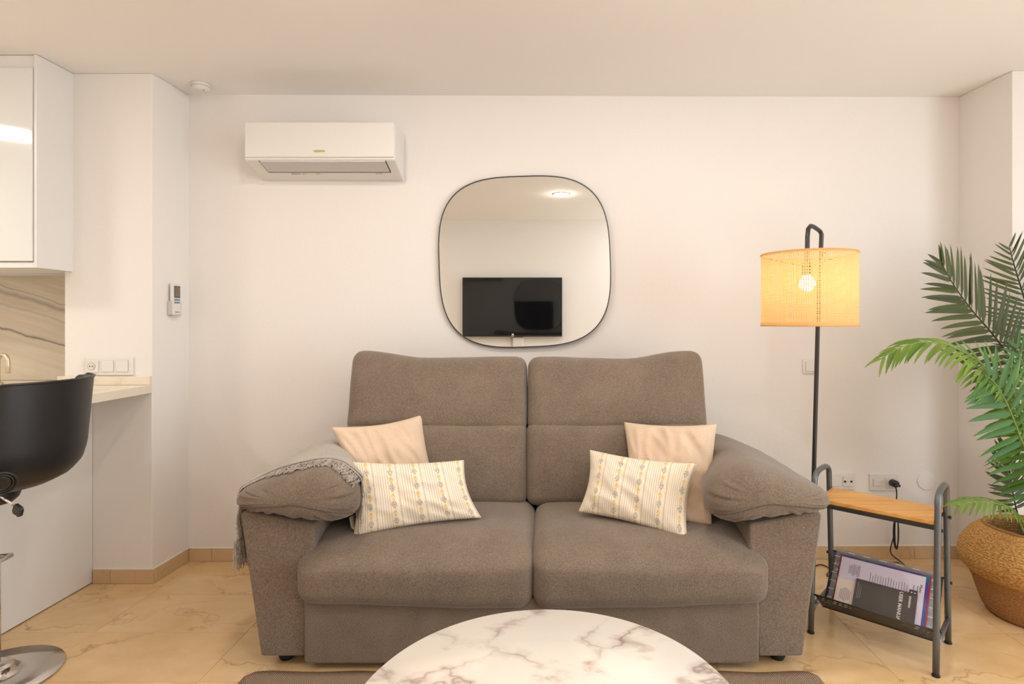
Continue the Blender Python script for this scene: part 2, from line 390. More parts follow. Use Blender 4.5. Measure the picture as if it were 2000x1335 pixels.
# floor with tiles
fl = struct(MB().box((XL-.1, YF-.1, -.12), (XR+.1, YB+.05, -.0015)).build('floor', M['grout'], loc=(0, 0, -.12)))
tx0, tw, ty0, td = -1.858, .625, 2.696, .3265
gap = .0007
i0 = int((XL-tx0)/tw)-1; tile_cache = {}
for i in range(i0, i0+14):
    for j in range(-12, 3):
        x0 = max(XL, tx0+i*tw); x1 = min(XR, tx0+(i+1)*tw); y0 = max(YF, ty0+j*td); y1 = min(YB, ty0+(j+1)*td)
        if x1-x0 < .02 or y1-y0 < .02: continue
        k = (round(x1-x0, 4), round(y1-y0, 4))
        c = Vector(((x0+x1)/2, (y0+y1)/2, 0))
        if k not in tile_cache:
            o = MB().box((x0+gap, y0+gap, -.006), (x1-gap, y1-gap, 0)).build('tile', M['tile'], fl, bevel=.0004, segs=1)
            o.data.transform(Matrix.Translation(-(c-ORG['floor']))); o.location = c-ORG['floor']
            tile_cache[k] = o
        else:
            o = tile_cache[k].copy(); COL.objects.link(o); o.location = c-ORG['floor']
# ceiling
ceil = struct(MB().box((XL-.1, YF-.1, H), (XR+.1, YB+.05, H+.12)).build('ceiling', M['ceil']))
# back wall (slightly skewed)
XC, XW = -1.918, 2.245
m = MB()
def slab(pts, t_, z0, z1, mb):   # pts: two plan points, thickness vector
    a, b = Vector(pts[0]), Vector(pts[1]); tv = Vector(t_)
    vs = [(*a, z0), (*b, z0), (*(b+tv), z0), (*(a+tv), z0), (*a, z1), (*b, z1), (*(b+tv), z1), (*(a+tv), z1)]
    mb.add(vs, [(0,3,2,1),(4,5,6,7),(0,1,5,4),(1,2,6,5),(2,3,7,6),(3,0,4,7)])
    return mb
struct(slab(((XL, by(XL)), (XW+.02, by(XW+.02))), (0, .12), -.005, H, MB()).build('wall_back', M['wall']))
# projecting pillar on the left, next to the kitchen
YP = 2.82
struct(MB().add([(-2.36, YP, 0), (-1.93, YP, 0), (-1.914, 3.09, 0), (-2.36, 3.09, 0), (-2.36, YP, H), (-1.93, YP, H), (-1.914, 3.09, H), (-2.36, 3.09, H)],
    [(0,3,2,1),(4,5,6,7),(0,1,5,4),(1,2,6,5),(2,3,7,6),(3,0,4,7)]).build('wall_left', M['wall'], bevel=.004))
# right return wall and terrace side wall
struct(MB().add([(XW, by(XW)+.02, 0), (2.268, 2.79, 0), (XR+.1, 2.79, 0), (XR+.1, 3.25, 0), (XW, 3.25, 0),
                 (XW, by(XW)+.02, H), (2.268, 2.79, H), (XR+.1, 2.79, H), (XR+.1, 3.25, H), (XW, 3.25, H)],
    [(4,3,2,1,0),(5,6,7,8,9),(0,1,6,5),(1,2,7,6),(2,3,8,7),(3,4,9,8),(4,0,5,9)]).build('wall_right', M['wall'], bevel=.004))
struct(MB().box((XL-.1, YF-.1, 0), (XR+.1, YF, H)).build('wall_front', M['wall']))
struct(MB().box((XL-.1, YF, 0), (XL, 3.3, H)).build('wall_far_left', M['wall']))
# terrace wall with a sliding door opening y -.1..2.2
m = MB().box((XR, YF, 0), (XR+.12, -.55, H)).box((XR, 1.25, 0), (XR+.12, 2.79, H)).box((XR, -.55, 2.35), (XR+.12, 1.25, H))
struct(m.build('wall_terrace', M['wall']))
wd = struct(MB().box((XR+.02, -.55, 0), (XR+.08, -.49, 2.35)).box((XR+.02, 1.19, 0), (XR+.08, 1.25, 2.35)).box((XR+.02, .32, 0), (XR+.08, .38, 2.35))
     .box((XR+.02, -.49, 0), (XR+.08, 1.19, .06)).box((XR+.02, -.49, 2.29), (XR+.08, 1.19, 2.35)).build('window_1', M['white']))
MB().box((XR+.045, -.49, .06), (XR+.051, .32, 2.29)).build('pane', M['pane'], wd)
MB().box((XR+.045, .38, .06), (XR+.051, 1.19, 2.29)).build('pane', M['pane'], wd)
# skirtings: one marble piece after another
SH = .070
def skirting(name, a, b, joints, depth=.012):
    a, b = Vector(a), Vector(b); d = (b-a).normalized(); nrm = Vector((d.y, -d.x))      # nrm points into the room
    root = None; L = (b-a).length; js = [0]+joints+[L]
    root = struct(MB().add([(*(a), SH), (*(b), SH), (*(b+nrm*depth*.7), SH), (*(a+nrm*depth*.7), SH),
                     (*(a), SH+.004), (*(b), SH+.004), (*(b+nrm*depth*.3), SH+.004), (*(a+nrm*depth*.3), SH+.004)],
                    [(0,3,2,1),(4,5,6,7),(0,1,5,4),(1,2,6,5),(2,3,7,6),(3,0,4,7)]).build(name, M['caulk']))
    for k in range(len(js)-1):
        p, q = a+d*(js[k]+.0008), a+d*(js[k+1]-.0008)
        slab((p, q), nrm*depth, 0.0005, SH, MB()).build('tile', M['skirting'], root, bevel=.001, segs=1)
    return root
skirting('baseboard_back', (-1.905, by(-1.9)), (XW-.002, by(XW)), [.12+.42*i for i in range(10)])
skirting('baseboard_left', (-1.928, YP-.010), (-1.917, 3.075), [.03])
skirting('baseboard_pillar', (-2.213, YP), (-1.919, YP), [.085])
skirting('baseboard_right', (XW, by(XW)-.014), (2.266, 2.79), [])
skirting('baseboard_terrace', (2.258, 2.79), (XR, 2.79), [.4, .82])
skirting('baseboard_front', (XR, YF), (XL, YF), [.42*i for i in range(1, 17)])

# ================================================================== CEILING FIXTURES
def downlight(x, y, label, r=.069):
    t_ = thing('ceiling_downlight', (x, y, H), label, 'ceiling light', 'recessed round ceiling lights')
    MB().lathe([(r, -.001), (r+.003, -.006), (r+.012, -.004), (r+.014, 0), (r, 0)], (x, y, H), 40, True).build('trim_ring', M['white'], t_, True)
    MB().lathe([(r-.001, -.004), (r-.004, -.012), (r-.016, -.019), (r*.4, -.023), (0, -.0235)], (x, y, H), 40).build('lit_diffuser', M['lamp_disc'], t_, True, weld=True)
for x, y, lb in ((.152, .69, 'round lit ceiling light reflected in the upper right of the mirror'),
                 (-.82, 1.86, 'round ceiling light above the left half of the sofa, out of frame at top'),
                 (-1.75, .55, 'round ceiling light added to brighten the bar stool side of the room, out of frame'),  # added unseen fill for the left wall and ceiling, kept outside the mirror view
                 (-2.75, .30, 'round ceiling light added to brighten the kitchen side of the room, out of frame'),  # another added fill, lifts the dim kitchen side
                 (1.25, -.15, 'round ceiling light added toward the terrace door to light the right floor, out of frame'),  # added fill for the right part of the floor, no known fixture here
                 (.40, 1.86, 'round ceiling light above the right half of the sofa, out of frame at top')):
    downlight(x, y, lb)
t_ = thing('kitchen_ceiling_light', (-3.38, 1.60, H), 'large round kitchen ceiling light reflected as a white streak in the glossy cabinet door', 'ceiling light')
MB().lathe([(.18, 0), (.18, -.03), (.17, -.034), (.17, -.02), (.16, 0)], (-3.38, 1.6, H), 48, True).build('frame', M['white'], t_, True)
MB().disc((-3.38, 1.60, H-.030), .17, 48, -1).build('lit_disc', M['kitchen_disc'], t_, recalc=False)
# smoke detector
c = Vector((-1.767, 2.95, H))
t_ = thing('smoke_detector', c, 'small round white smoke detector on the ceiling at the left wall corner', 'smoke detector')
MB().lathe([(0, 0), (.046, 0), (.046, -.008), (.041, -.014), (.040, -.026), (.032, -.034), (0, -.036)], c, 40).build('housing', M['plastic'], t_, True, recalc=True)
MB().lathe([(.042, -.012), (.0445, -.0145), (.041, -.017)], c, 40).build('vent_ring', M['plastic_grey'], t_, True)
MB().lathe([(0, 0), (.004, 0), (.004, -.003), (0, -.003)], c+Vector((.02, -.012, -.034)), 12).build('indicator', M['print_grey'], t_)
# ================================================================== AIR CONDITIONER
x0, x1 = -1.517, -.757; yw = by(-1.1); yf = 2.895
prof = [(yw, 2.289), (yf+.012, 2.289), (yf, 2.277), (yf-.003, 2.19), (yf, 2.102), (yf+.004, 2.094), (yf+.15, 2.048), (yf+.17, 2.040), (yw, 2.038)]
t_ = thing('air_conditioner', ((x0+x1)/2, yw, 2.038), 'white wall-mounted split air conditioner above the left end of the sofa', 'air conditioner')
m = MB(); n = len(prof)
m.add([(x, y, z) for x in (x0, x1) for (y, z) in prof], [tuple(range(n))[::-1], tuple(range(n, 2*n))]+[(i, (i+1) % n, n+(i+1) % n, n+i) for i in range(n)])
m.build('housing', M['plastic'], t_, bevel=.008, segs=3)
MB().box((x0+.006, yf-.009, 2.108), (x1-.004, yf+.004, 2.284)).build('front_panel', M['plastic'], t_, bevel=.005, segs=3)
# flap under the front: slanted along the lower profile
d = Vector((0, .146, -.046)).normalized(); nn = Vector((0, d.z, -d.y)); A = Vector((0, yf+.006, 2.0935))
def on(x, s, h): return Vector((x, A.y, A.z))+d*s+nn*h
fx0, fx1 = x0+.075, x1-.052
m = MB(); c_ = (on(fx0, 0, 0)+on(fx1, .098, 0))/2
m.obox(c_+nn*.002, ((fx1-fx0)/2, 0, 0), d*.047, nn*.003); m.build('louvre_flap', M['plastic_grey'], t_, bevel=.001)
m = MB(); m.obox(on((fx0+fx1)/2, .1015, .0005), ((fx1-fx0)/2+.003, 0, 0), d*.0035, nn*.002)
m.obox(on(fx0-.002, .05, .0005), (.002, 0, 0), d*.05, nn*.002); m.obox(on(fx1+.002, .05, .0005), (.002, 0, 0), d*.05, nn*.002)
m.build('outlet_gap', M['dark'], t_)
text_mesh('KEOSUN', .0145, frame_M((-1.135, yf-.0105, 2.137), (1,0,0), (0,0,1)), 'logo', M['paint_yellow'], t_, bold=.0006)
text_mesh('ABEL', .012, frame_M(on(-1.19, .118, .002), (1,0,0), -d), 'badge', M['paint_yellow'], t_)
text_mesh('INVERTER', .008, frame_M(on(-.87, .115, .002), (1,0,0), -d), 'badge', M['print_grey'], t_)
text_mesh('ENERGY  A++', .013, frame_M(on(-1.29, .118, .002), (1,0,0), -d), 'energy_sticker', M['print_grey'], t_)
# ================================================================== MIRROR
MY = 3.078
ctr = W(1024.7, 510.5, MY); a_, b_ = 168*MY/F, 167.3*MY/F
def sq(t, k=1.0, p=3.15):
    c, s = math.cos(t), math.sin(t)
    # slight turn to follow the photograph
    x = math.copysign(abs(c)**(2/p), c)*a_*k; z = math.copysign(abs(s)**(2/p), s)*b_*k
    r = math.radians(2.0); return x*math.cos(r)-z*math.sin(r), x*math.sin(r)+z*math.cos(r)
N = 120
t_ = thing('wall_mirror', (ctr.x, MY+.012, ctr.z-b_), 'rounded square mirror with a thin black rim on the wall above the sofa', 'mirror')
ring = [Vector((ctr.x+sq(2*PI*i/N, .993)[0], MY, ctr.z+sq(2*PI*i/N, .993)[1])) for i in range(N)]
m = MB(); m.add(ring, [tuple(range(N))]); m.build('mirror_glass', M['mirror'], t_, recalc=False)
if t_.children[0].data.polygons[0].normal.y > 0: t_.children[0].data.flip_normals()
m = MB(); vs = []
for i in range(N):
    for k, y in ((.990, MY-.004), (1.0, MY-.004), (1.0, MY+.012), (.990, MY+.012)):
        x, z = sq(2*PI*i/N, k); vs.append((ctr.x+x, y, ctr.z+z))
m.add(vs, [(i*4+k, i*4+(k+1) % 4, ((i+1) % N)*4+(k+1) % 4, ((i+1) % N)*4+k) for i in range(N) for k in range(4)])
m.build('frame', M['black_metal'], t_)
m = MB(); m.add([Vector((v.x, MY+.010, v.z)) for v in ring], [tuple(range(N))]); m.build('back_panel', M['dark'], t_)
# ================================================================== TV seen in the mirror
VD = 2*MY-(YF+.07); s_ = VD/F
tx0_, tx1_ = (903-CX)*s_, (1098-CX)*s_; tz0, tz1 = EYE+(CY-657)*s_, EYE+(CY-541.5)*s_
ty = YF+.07
t_ = thing('television', ((tx0_+tx1_)/2, ty, tz0), 'black flat television on the opposite wall, reflected in the mirror', 'television')
MB().box((tx0_, ty-.045, tz0), (tx1_, ty-.002, tz1)).build('casing', M['black_plastic'], t_, bevel=.004)
MB().box((tx0_+.008, ty-.003, tz0+.018), (tx1_-.008, ty, tz1-.008)).build('screen', M['tv'], t_)
MB().box((tx0_+.35, YF+.001, tz0+.2), (tx1_-.35, ty-.045, tz1-.2)).build('wall_bracket', M['black_metal'], t_)
lx = (1001.5-CX)*s_
MB().box((lx-.012, ty, tz0+.016), (lx+.012, ty+.002, tz0+.035)).box((lx-.018, ty, tz0+.004), (lx+.018, ty+.002, tz0+.010)).build('logo', M['print_white'], t_)
bx = MB().box((lx-.005, YF, tz0-.16), (lx+.125, YF+.03, tz0-.005)).build('cable_box', M['plastic'], bevel=.012)
tag(bx, 'small white cable box on the wall below the television, seen in the mirror', 'cable box')
t_ = tag(MB().rod((lx-.02, YF+.008, tz0-.3), (lx-.02, YF+.008, tz0), .004, 8).build('television_cable', M['plastic_grey']), 'thin grey cable hanging beneath the television in the mirror', 'cable')
# ================================================================== KITCHEN
cab = thing('wall_cabinet', (-3.1, 2.85, 1.527), 'white wall cabinet with a glossy cool-white door at the upper left, over the splashback', 'cabinet')
MB().box((-3.98, 2.632, 1.527), (-2.322, 3.06, 2.497)).build('body', M['white'], cab, bevel=.002)
dz0, dz1 = 1.557, 2.435
for k in range(3):
    xb = -2.334-k*.545; MB().box((xb-.541, 2.612, dz0), (xb, 2.630, dz1)).build('door', M['white_gloss'], cab, bevel=.0015)
MB().box((-3.98, 2.626, dz1+.004), (-2.334, 2.6325, 2.497)).build('top_filler', M['white'], cab)
MB().box((-2.331, 2.618, 1.527), (-2.318, 3.06, 2.498)).build('end_panel', M['white'], cab, bevel=.001)
MB().box((-3.98, 2.622, 1.527), (-2.332, 2.640, 1.552)).build('bottom_rail', M['white'], cab, bevel=.001)
MB().box((-3.9, 2.9, 1.515), (-2.37, 2.93, 1.527)).build('underside_rail', M['plastic_grey'], cab)
o = tag(MB().box((-3.98, 3.04, .972), (-2.37, 3.060, 1.527)).build('splashback', M['splash'], loc=(-2.36, 3.06, .97)), 'beige layered marble splashback with a thin grey diagonal vein beneath the wall cabinet', 'splashback')
o = tag(MB().box((-3.98, 2.45, .932), (-2.37, 3.038, .971)).build('kitchen_worktop', M['counter'], bevel=.002), 'pale marble kitchen worktop in front of the splashback', 'worktop')
bs = thing('base_cabinet', (-3.1, 2.75, 0), 'white kitchen base cabinet under the pale marble worktop', 'cabinet')
MB().box((-3.98, 2.49, .08), (-2.37, 3.04, .931)).build('body', M['white'], bs)
for k in range(2): MB().box((-3.97+k*.8, 2.470, .09), (-3.18+k*.8, 2.488, .925)).build('door', M['white_gloss'], bs, bevel=.0015)
MB().box((-3.98, 2.55, 0.001), (-2.37, 3.0, .08)).build('plinth', M['plastic_grey'], bs)
# faucet
FX, FY = W(-4, 745, 2.84).x, 2.84
fa = thing('kitchen_faucet', (FX, FY, .971), 'champagne metal arched kitchen faucet at the left edge, before the splashback', 'faucet')
MB().lathe([(0, 0), (.022, 0), (.022, .010), (.014, .014), (0, .014)], (FX, FY, .971), 24).build('base', M['champagne'], fa, True)
pts = [(FX, FY, .98), (FX, FY, 1.06)]+[(FX+.034*(1-math.cos(a)), FY-.01*(1-math.cos(a)), 1.085+.034*math.sin(a)) for a in [PI*k/12 for k in range(13)]]+[(FX+.078, FY-.03, 1.03)]
MB().tube(pts, .0095, 12).build('spout', M['champagne'], fa, True)
MB().rod((FX-.02, FY, 1.0), (FX-.06, FY-.02, 1.03), .005, 8).build('handle', M['champagne'], fa)
# breakfast bar
pn = thing('breakfast_bar', (-2.3, 2.0, 0), 'white breakfast bar panel on the left, meeting the pillar behind the stool', 'kitchen bar')
MB().box((-2.245, 1.25, .004), (-2.222, YP-.002, .931)).build('side_panel', M['white'], pn, bevel=.001)
MB().box((-2.85, 1.25, .004), (-2.83, YP-.4, .931)).build('side_panel', M['white'], pn)
MB().box((-2.83, 1.25, .004), (-2.245, 1.27, .931)).build('end_panel', M['white'], pn)
MB().box((-2.235, 1.25, .0005), (-2.226, YP-.002, .004)).build('floor_seal', M['dark'], pn)
o = MB().add([(-2.88, 1.2, .932), (-1.93, 1.2, .932), (-1.93, YP-.002, .932), (-2.355, YP-.002, .932), (-2.355, 2.448, .932), (-2.88, 2.448, .932),
              (-2.88, 1.2, .972), (-1.93, 1.2, .972), (-1.93, YP-.002, .972), (-2.355, YP-.002, .972), (-2.355, 2.448, .972), (-2.88, 2.448, .972)],
    [(5,4,3,2,1,0),(6,7,8,9,10,11),(0,1,7,6),(1,2,8,7),(2,3,9,8),(3,4,10,9),(4,5,11,10),(5,0,6,11)]).build('bar_countertop', M['counter'], bevel=.002)
tag(o, 'pale veined marble bar countertop jutting from the pillar behind the black stool', 'countertop')
o = MB().box((-2.385, YP-.014, .9725), (-1.932, YP-.001, 1.014)).build('upstand', M['counter'], bevel=.0015)
tag(o, 'low pale marble upstand at the back of the bar countertop, under the triple socket plate', 'upstand')
# triple plate on the pillar
def plate(name, px0, px1, py0, py1, D, label, cat, group=None, th=.009):
    a = W(px0, py1, D); b = W(px1, py0, D)
    t_ = thing(name, ((a.x+b.x)/2, D, a.z), label, cat, group)
    MB().box((a.x, D-th, a.z), (b.x, D, b.z)).build('frame', M['plastic'], t_, bevel=.003)
    return t_, a, b
def key(t_, x0, x1, z0, z1, y, name='rocker', mat='plastic', dark=True):
    if dark: MB().box((x0-.0012, y-.0006, z0-.0012), (x1+.0012, y, z1+.0012)).build('surround', M['plastic_grey'], t_)
    return MB().box((x0, y-.005, z0), (x1, y-.0004, z1)).build(name, M[mat], t_, bevel=.002)
def socket_holes(t_, cx, cz, y, r=.018):
    MB().lathe([(r, 0), (r+.003, 0), (r+.003, .003), (r, .003)], (0, 0, 0), 28, True)
    m = MB(); n = 28; vs = []
    for k in range(n):
        a = 2*PI*k/n
        for rr, yy in ((r+.002, y-.001), (r, y-.003), (r-.002, y-.001)): vs.append((cx+rr*math.cos(a), yy, cz+rr*math.sin(a)))
    m.add(vs, [(k*3+i, k*3+i+1, ((k+1) % n)*3+i+1, ((k+1) % n)*3+i) for k in range(n) for i in range(2)]); m.build('socket_ring', M['plastic_grey'], t_, True)
    m = MB().disc((cx, y-.0016, cz), r-.002, 28, 1, (0, -1, 0)); m.build('socket_well', M['caulk'], t_)
    for s in (-1, 1): MB().rod((cx+s*.0065, y-.0035, cz), (cx+s*.0065, y-.001, cz), .0026, 10).build('pin_hole', M['dark'], t_)
t_, a, b = plate('wall_socket_plate', 167, 262, 697, 732, YP, 'white triple plate with one round socket and two switches on the pillar above the bar', 'wall socket')
wd_ = (b.x-a.x)/3; cz = (a.z+b.z)/2
key(t_, a.x+.008, a.x+.072, cz-.030, cz+.030, YP-.009, 'insert', dark=False); socket_holes(t_, a.x+.040, cz, YP-.0145, .017)
key(t_, a.x+.087, a.x+.145, cz-.028, cz+.028, YP-.009); key(t_, a.x+.158, a.x+.216, cz-.028, cz+.028, YP-.009)
# air conditioner remote in a holder on the pillar's right side
xs = -1.921
t_ = thing('air_conditioner_remote', (xs+.02, 2.96, 1.31), 'small white air conditioner remote with grey display in a holder on the pillar side', 'remote control')
ya, yb_ = 2.925, 2.990
z1_, z0_ = W(330, 553, 2.93).z, W(330, 616, 2.93).z
MB().box((xs, ya-.004, z0_), (xs+.008, yb_+.004, z0_+.075)).box((xs+.008, ya-.004, z0_), (xs+.024, ya-.001, z0_+.075)).box((xs+.008, yb_+.001, z0_), (xs+.024, yb_+.004, z0_+.075)).box((xs+.008, ya-.004, z0_), (xs+.024, yb_+.004, z0_+.004)).build('holder', M['plastic_grey'], t_, bevel=.001)
MB().box((xs+.008, ya, z0_+.004), (xs+.025, yb_, z1_)).build('body', M['plastic'], t_, bevel=.004, segs=3)
MB().box((xs+.0245, ya+.010, z1_-.073), (xs+.0258, yb_-.008, z1_-.012)).build('display', M['print_dark'], t_)
MB().box((xs+.0250, ya+.014, z1_-.068), (xs+.0262, yb_-.010, z1_-.016)).build('lcd', M['lcd'], t_)
for r in range(2):
    for c in range(3): MB().box((xs+.0245, ya+.012+c*.015, z1_-.088-r*.014), (xs+.0262, ya+.023+c*.015, z1_-.079-r*.014)).build('button', M['print_blue'], t_)
text_mesh('INVERTER', .008, frame_M((xs+.0256, (ya+yb_)/2+.002, z0_+.018), (0,1,0), (0,0,1)), 'lettering', M['print_grey'], t_)
# ================================================================== WALL PLATES ON THE BACK WALL
D = by(1.4)
t_, a, b = plate('light_switch', 1567, 1595, 701, 729, D, 'small square light switch half hidden behind the floor lamp pole', 'light switch')
key(t_, a.x+.014, b.x-.012, a.z+.012, b.z-.012, D-.009)
t_, a, b = plate('aerial_socket_plate', 1616, 1668, 922, 955, by(1.6), 'white double plate with a two-hole aerial socket behind the left end of the magazine rack', 'wall socket')
cz = (a.z+b.z)/2; y_ = by(1.6)-.009
key(t_, a.x+.012, a.x+.066, cz-.027, cz+.027, y_); key(t_, b.x-.066, b.x-.012, cz-.027, cz+.027, y_, 'insert', 'caulk')
for s in (-1, 1): MB().rod((b.x-.039+s*.017, y_-.0065, cz), (b.x-.039+s*.017, y_-.004, cz), .006, 14).build('aerial_hole', M['dark'], t_)
MB().rod((b.x-.039, y_-.0062, cz), (b.x-.039, y_-.004, cz), .0018, 8).build('screw', M['dark'], t_)
t_, a, b = plate('double_wall_socket', 1697, 1753, 924, 957, by(1.8), 'white double plate with a small switch and a black plug, above the magazine rack shelf', 'wall socket')
cz = (a.z+b.z)/2; y_ = by(1.8)-.009
key(t_, a.x+.018, a.x+.056, cz-.020, cz+.020, y_); key(t_, b.x-.072, b.x-.012, cz-.030, cz+.030, y_, 'insert', dark=False); socket_holes(t_, b.x-.040, cz, y_-.005)
pc = Vector((b.x-.038, y_-.007, cz+.001))
a = W(1808.5, 938, by(2.0))
o = MB()
prof = [(0, 0), (.050, 0), (.050, -.003), (.048, -.006), (0, -.007)]; vs = []; n = 48
for k in range(n):
    for r, q in prof: vs.append((a.x+r*math.cos(2*PI*k/n), by(2.0)+q, a.z+r*math.sin(2*PI*k/n)))
o.add(vs, [(k*5+i, k*5+i+1, ((k+1) % n)*5+i+1, ((k+1) % n)*5+i) for k in range(n) for i in range(4)])
tag(o.build('blanking_cover', M['wall'], smooth=False, weld=True), 'round white blanking cover on the wall beside the plugged socket', 'wall cover')
# ================================================================== SOFA
CXS = -.05
sofa = thing('sofa', (-.05, 2.55, 0), 'taupe fabric two-seat sofa with high backs and pillow arms against the back wall', 'sofa')
def puffy(c, s, r, n=22, bulge=(0, 0, 0), warp=None, nz=.003, nsc=7.0, seed=0, name=None, mat=None, parent=None):
    c = Vector(c); h = [s[0]/2, s[1]/2, s[2]/2]; verts = {}; vs = []; fs = []
    def tt(k): # denser sampling near the edges
        x = 2*k/n-1; return math.copysign(abs(x)**.75, x)
    def vert(p):
        key_ = tuple(round(x, 5) for x in p)
        if key_ in verts: return verts[key_]
        q = Vector([p[i]*h[i] for i in range(3)])
        inn = Vector([max(-(h[i]-r), min(h[i]-r, q[i])) for i in range(3)]); dd = q-inn
        if dd.length > 1e-9: q = inn+dd.normalized()*r
        u = [max(-1, min(1, q[i]/h[i])) for i in range(3)]
        for ax in range(3):
            o1, o2 = (ax+1) % 3, (ax+2) % 3
            if bulge[ax]:
                q[ax] += bulge[ax]*u[ax]*math.cos(PI/2*u[o1])**.6*math.cos(PI/2*u[o2])**.6
        nv = noise.noise(Vector((q.x*nsc+seed*3.1, q.y*nsc, q.z*nsc+seed)))*nz
        q += Vector(u).normalized()*nv
        if warp: q = warp(q, u)
        verts[key_] = len(vs); vs.append(q+c); return verts[key_]
    for ax in range(3):
        o1, o2 = (ax+1) % 3, (ax+2) % 3
        for sg in (-1, 1):
            for i in range(n):
                for j in range(n):
                    quad = []
                    for di, dj in ((0,0),(1,0),(1,1),(0,1)):
                        p = [0, 0, 0]; p[ax] = sg; p[o1] = tt(i+di); p[o2] = tt(j+dj); quad.append(vert(p))
                    fs.append(tuple(quad if sg > 0 else quad[::-1]))
    return MB().add(vs, fs).build(name, mat, parent, True)
# arm bodies (tapering outwards to the top), side panels
def arm_body(sg):
    xi, xo_b, xo_t = (.786, .952, 1.022) if sg > 0 else (-.886, -1.05, -1.126)
    m = MB()
    def sec(y): return [(xi, y, .045), (xo_b, y, .045), (lerp(xo_b, xo_t, .94), y, .53), (xo_t, y, .572), (xo_t-sg*.02, y, .583), (xi+sg*.06, y, .552), (xi-sg*.035, y, .535), (xi-sg*.035, y, .40)]
    ys = [2.118, 3.0]; vs = []
    for y in ys: vs += sec(y)
    n = 8
    m.add(vs, [tuple(range(n)), tuple(range(2*n-1, n-1, -1))]+[(i, i+n, (i+1) % n+n, (i+1) % n) for i in range(n)])
    return m.build('armrest', M['sofa'], sofa, bevel=.014, segs=4)
arm_body(1); arm_body(-1)
MB().box((-.884, 2.100, .028), (.784, 2.14, .27)).build('front_panel', M['sofa'], sofa, bevel=.012, segs=3)
MB().box((-.884, 2.14, .05), (.784, 2.98, .24)).build('base', M['sofa'], sofa)
MB().box((-.90, 2.86, .2), (.80, 3.03, .93)).build('back_frame', M['sofa'], sofa, bevel=.03, segs=3)
for x, y in ((-.985, 2.19), (.885, 2.19), (-.985, 2.9), (.885, 2.9)):
    MB().lathe([(0, 0), (.022, 0), (.028, .012), (.030, .046), (0, .046)], (x, y, 0), 20).build('foot', M['rubber'], sofa, True)
def seat(c, s, seed, sg):
    def wp(q, u):
        # the front bottom edge sags toward the sofa's middle; the top outer front corner falls away
        q.z -= .018*sm((1-u[1])/2)*sm((1-u[2])/2)*sm(.5+sg*u[0]*.5)
        fr = max(0, -u[1]-.35)/.65
        q.z -= .050*fr**2*(1 if u[2] > 0 else 0)*max(0, u[2])
        q.z -= .035*max(0, -sg*u[0]-.7)/.3*fr*max(0, u[2])
        q.z += .012*(u[1]+1)/2*max(0, u[2])
        return q
    return puffy(c, s, .058, 26, (.008, .018, .016), wp, .004, 6, seed, 'seat_cushion', M['sofa'], sofa)
seat((-.474, 2.345, .362), (.858, .58, .215), 1, 1)
seat((.384, 2.345, .362), (.858, .58, .215), 2, -1)
# back cushions: lumbar and head parts leaning back
def leaned(c, s, ang, r, seed, name, bul, extra=None, nz=.006):
    ca, sa = math.cos(ang), math.sin(ang)
    def wp(q, u):
        if extra: q = extra(q, u)
        return Vector((q.x, q.y*ca+q.z*sa, -q.y*sa+q.z*ca))
    return puffy(c, s, r, 26, bul, wp, nz, 5, seed, name, M['sofa'], sofa)
for sg, xc in ((-1, -.4965), (1, .3275)):
    w_ = .822
    def ex_l(q, u, sg=sg):
        q.x += -sg*.018*max(0, -u[2])*(1 if u[0]*sg > 0 else 0)*abs(u[0]); return q
    def ex_h(q, u, sg=sg):
        q.z += .030*max(0, u[2])*sm((u[0]*sg-.15)/.7)               # raised outer corner
        q.z -= .012*max(0, u[2])*(1-abs(u[0]))
        return q
    leaned((xc, 2.650, .635), (w_, .20, .372), math.radians(7), .045, 3+sg, 'lumbar_cushion', (.006, .035, .0), ex_l)
    leaned((xc, 2.722, .928), (w_-.004, .205, .355), math.radians(17), .048, 7+sg, 'head_cushion', (.004, .03, .006), ex_h)
# pillow-shaped armrest pads
def pad_point(sg, y, t, k):
    """cross-section point of the arm pad at depth y, angle t, scale k"""
    e = sm((y-2.10)/.35)
    xi = lerp(.585, .665, e) if sg > 0 else lerp(.676, .80, e); xo = 1.060 if sg > 0 else 1.150
    ct, st = math.cos(t), math.sin(t)
    ax = -math.copysign(abs(ct)**.85, ct); a = (ax+1)/2
    rise = lerp(1.0, .86, sm((y-2.3)/.6))
    Ht = lerp(.118, .066, sm(a*1.0))*(1.0 if st > 0 else lerp(1.12, .8, a))
    zc = lerp(.633, .622, a)+.022*math.sin(PI*min(1, a*1.15)) if a < .87 else lerp(.633, .622, a)+.022*math.sin(PI*min(1, a*1.15))
    zz = math.copysign(abs(st)**.82, st)*Ht*(rise if st > 0 else 1)
    xm, zm = (xi+xo)/2-.02, .64
    x = xi+(xo-xi)*a; z = zc+zz
    x = xm+(x-xm)*k; z = zm+(z-zm)*k
    x += noise.noise(Vector((x*6, y*5, z*6+sg)))*.006; z += noise.noise(Vector((x*7, y*5, sg*2.0)))*.006
    xx = x if sg > 0 else -.05-(x-.0) if False else (x if sg > 0 else -x)
    return Vector((xx, y, z))
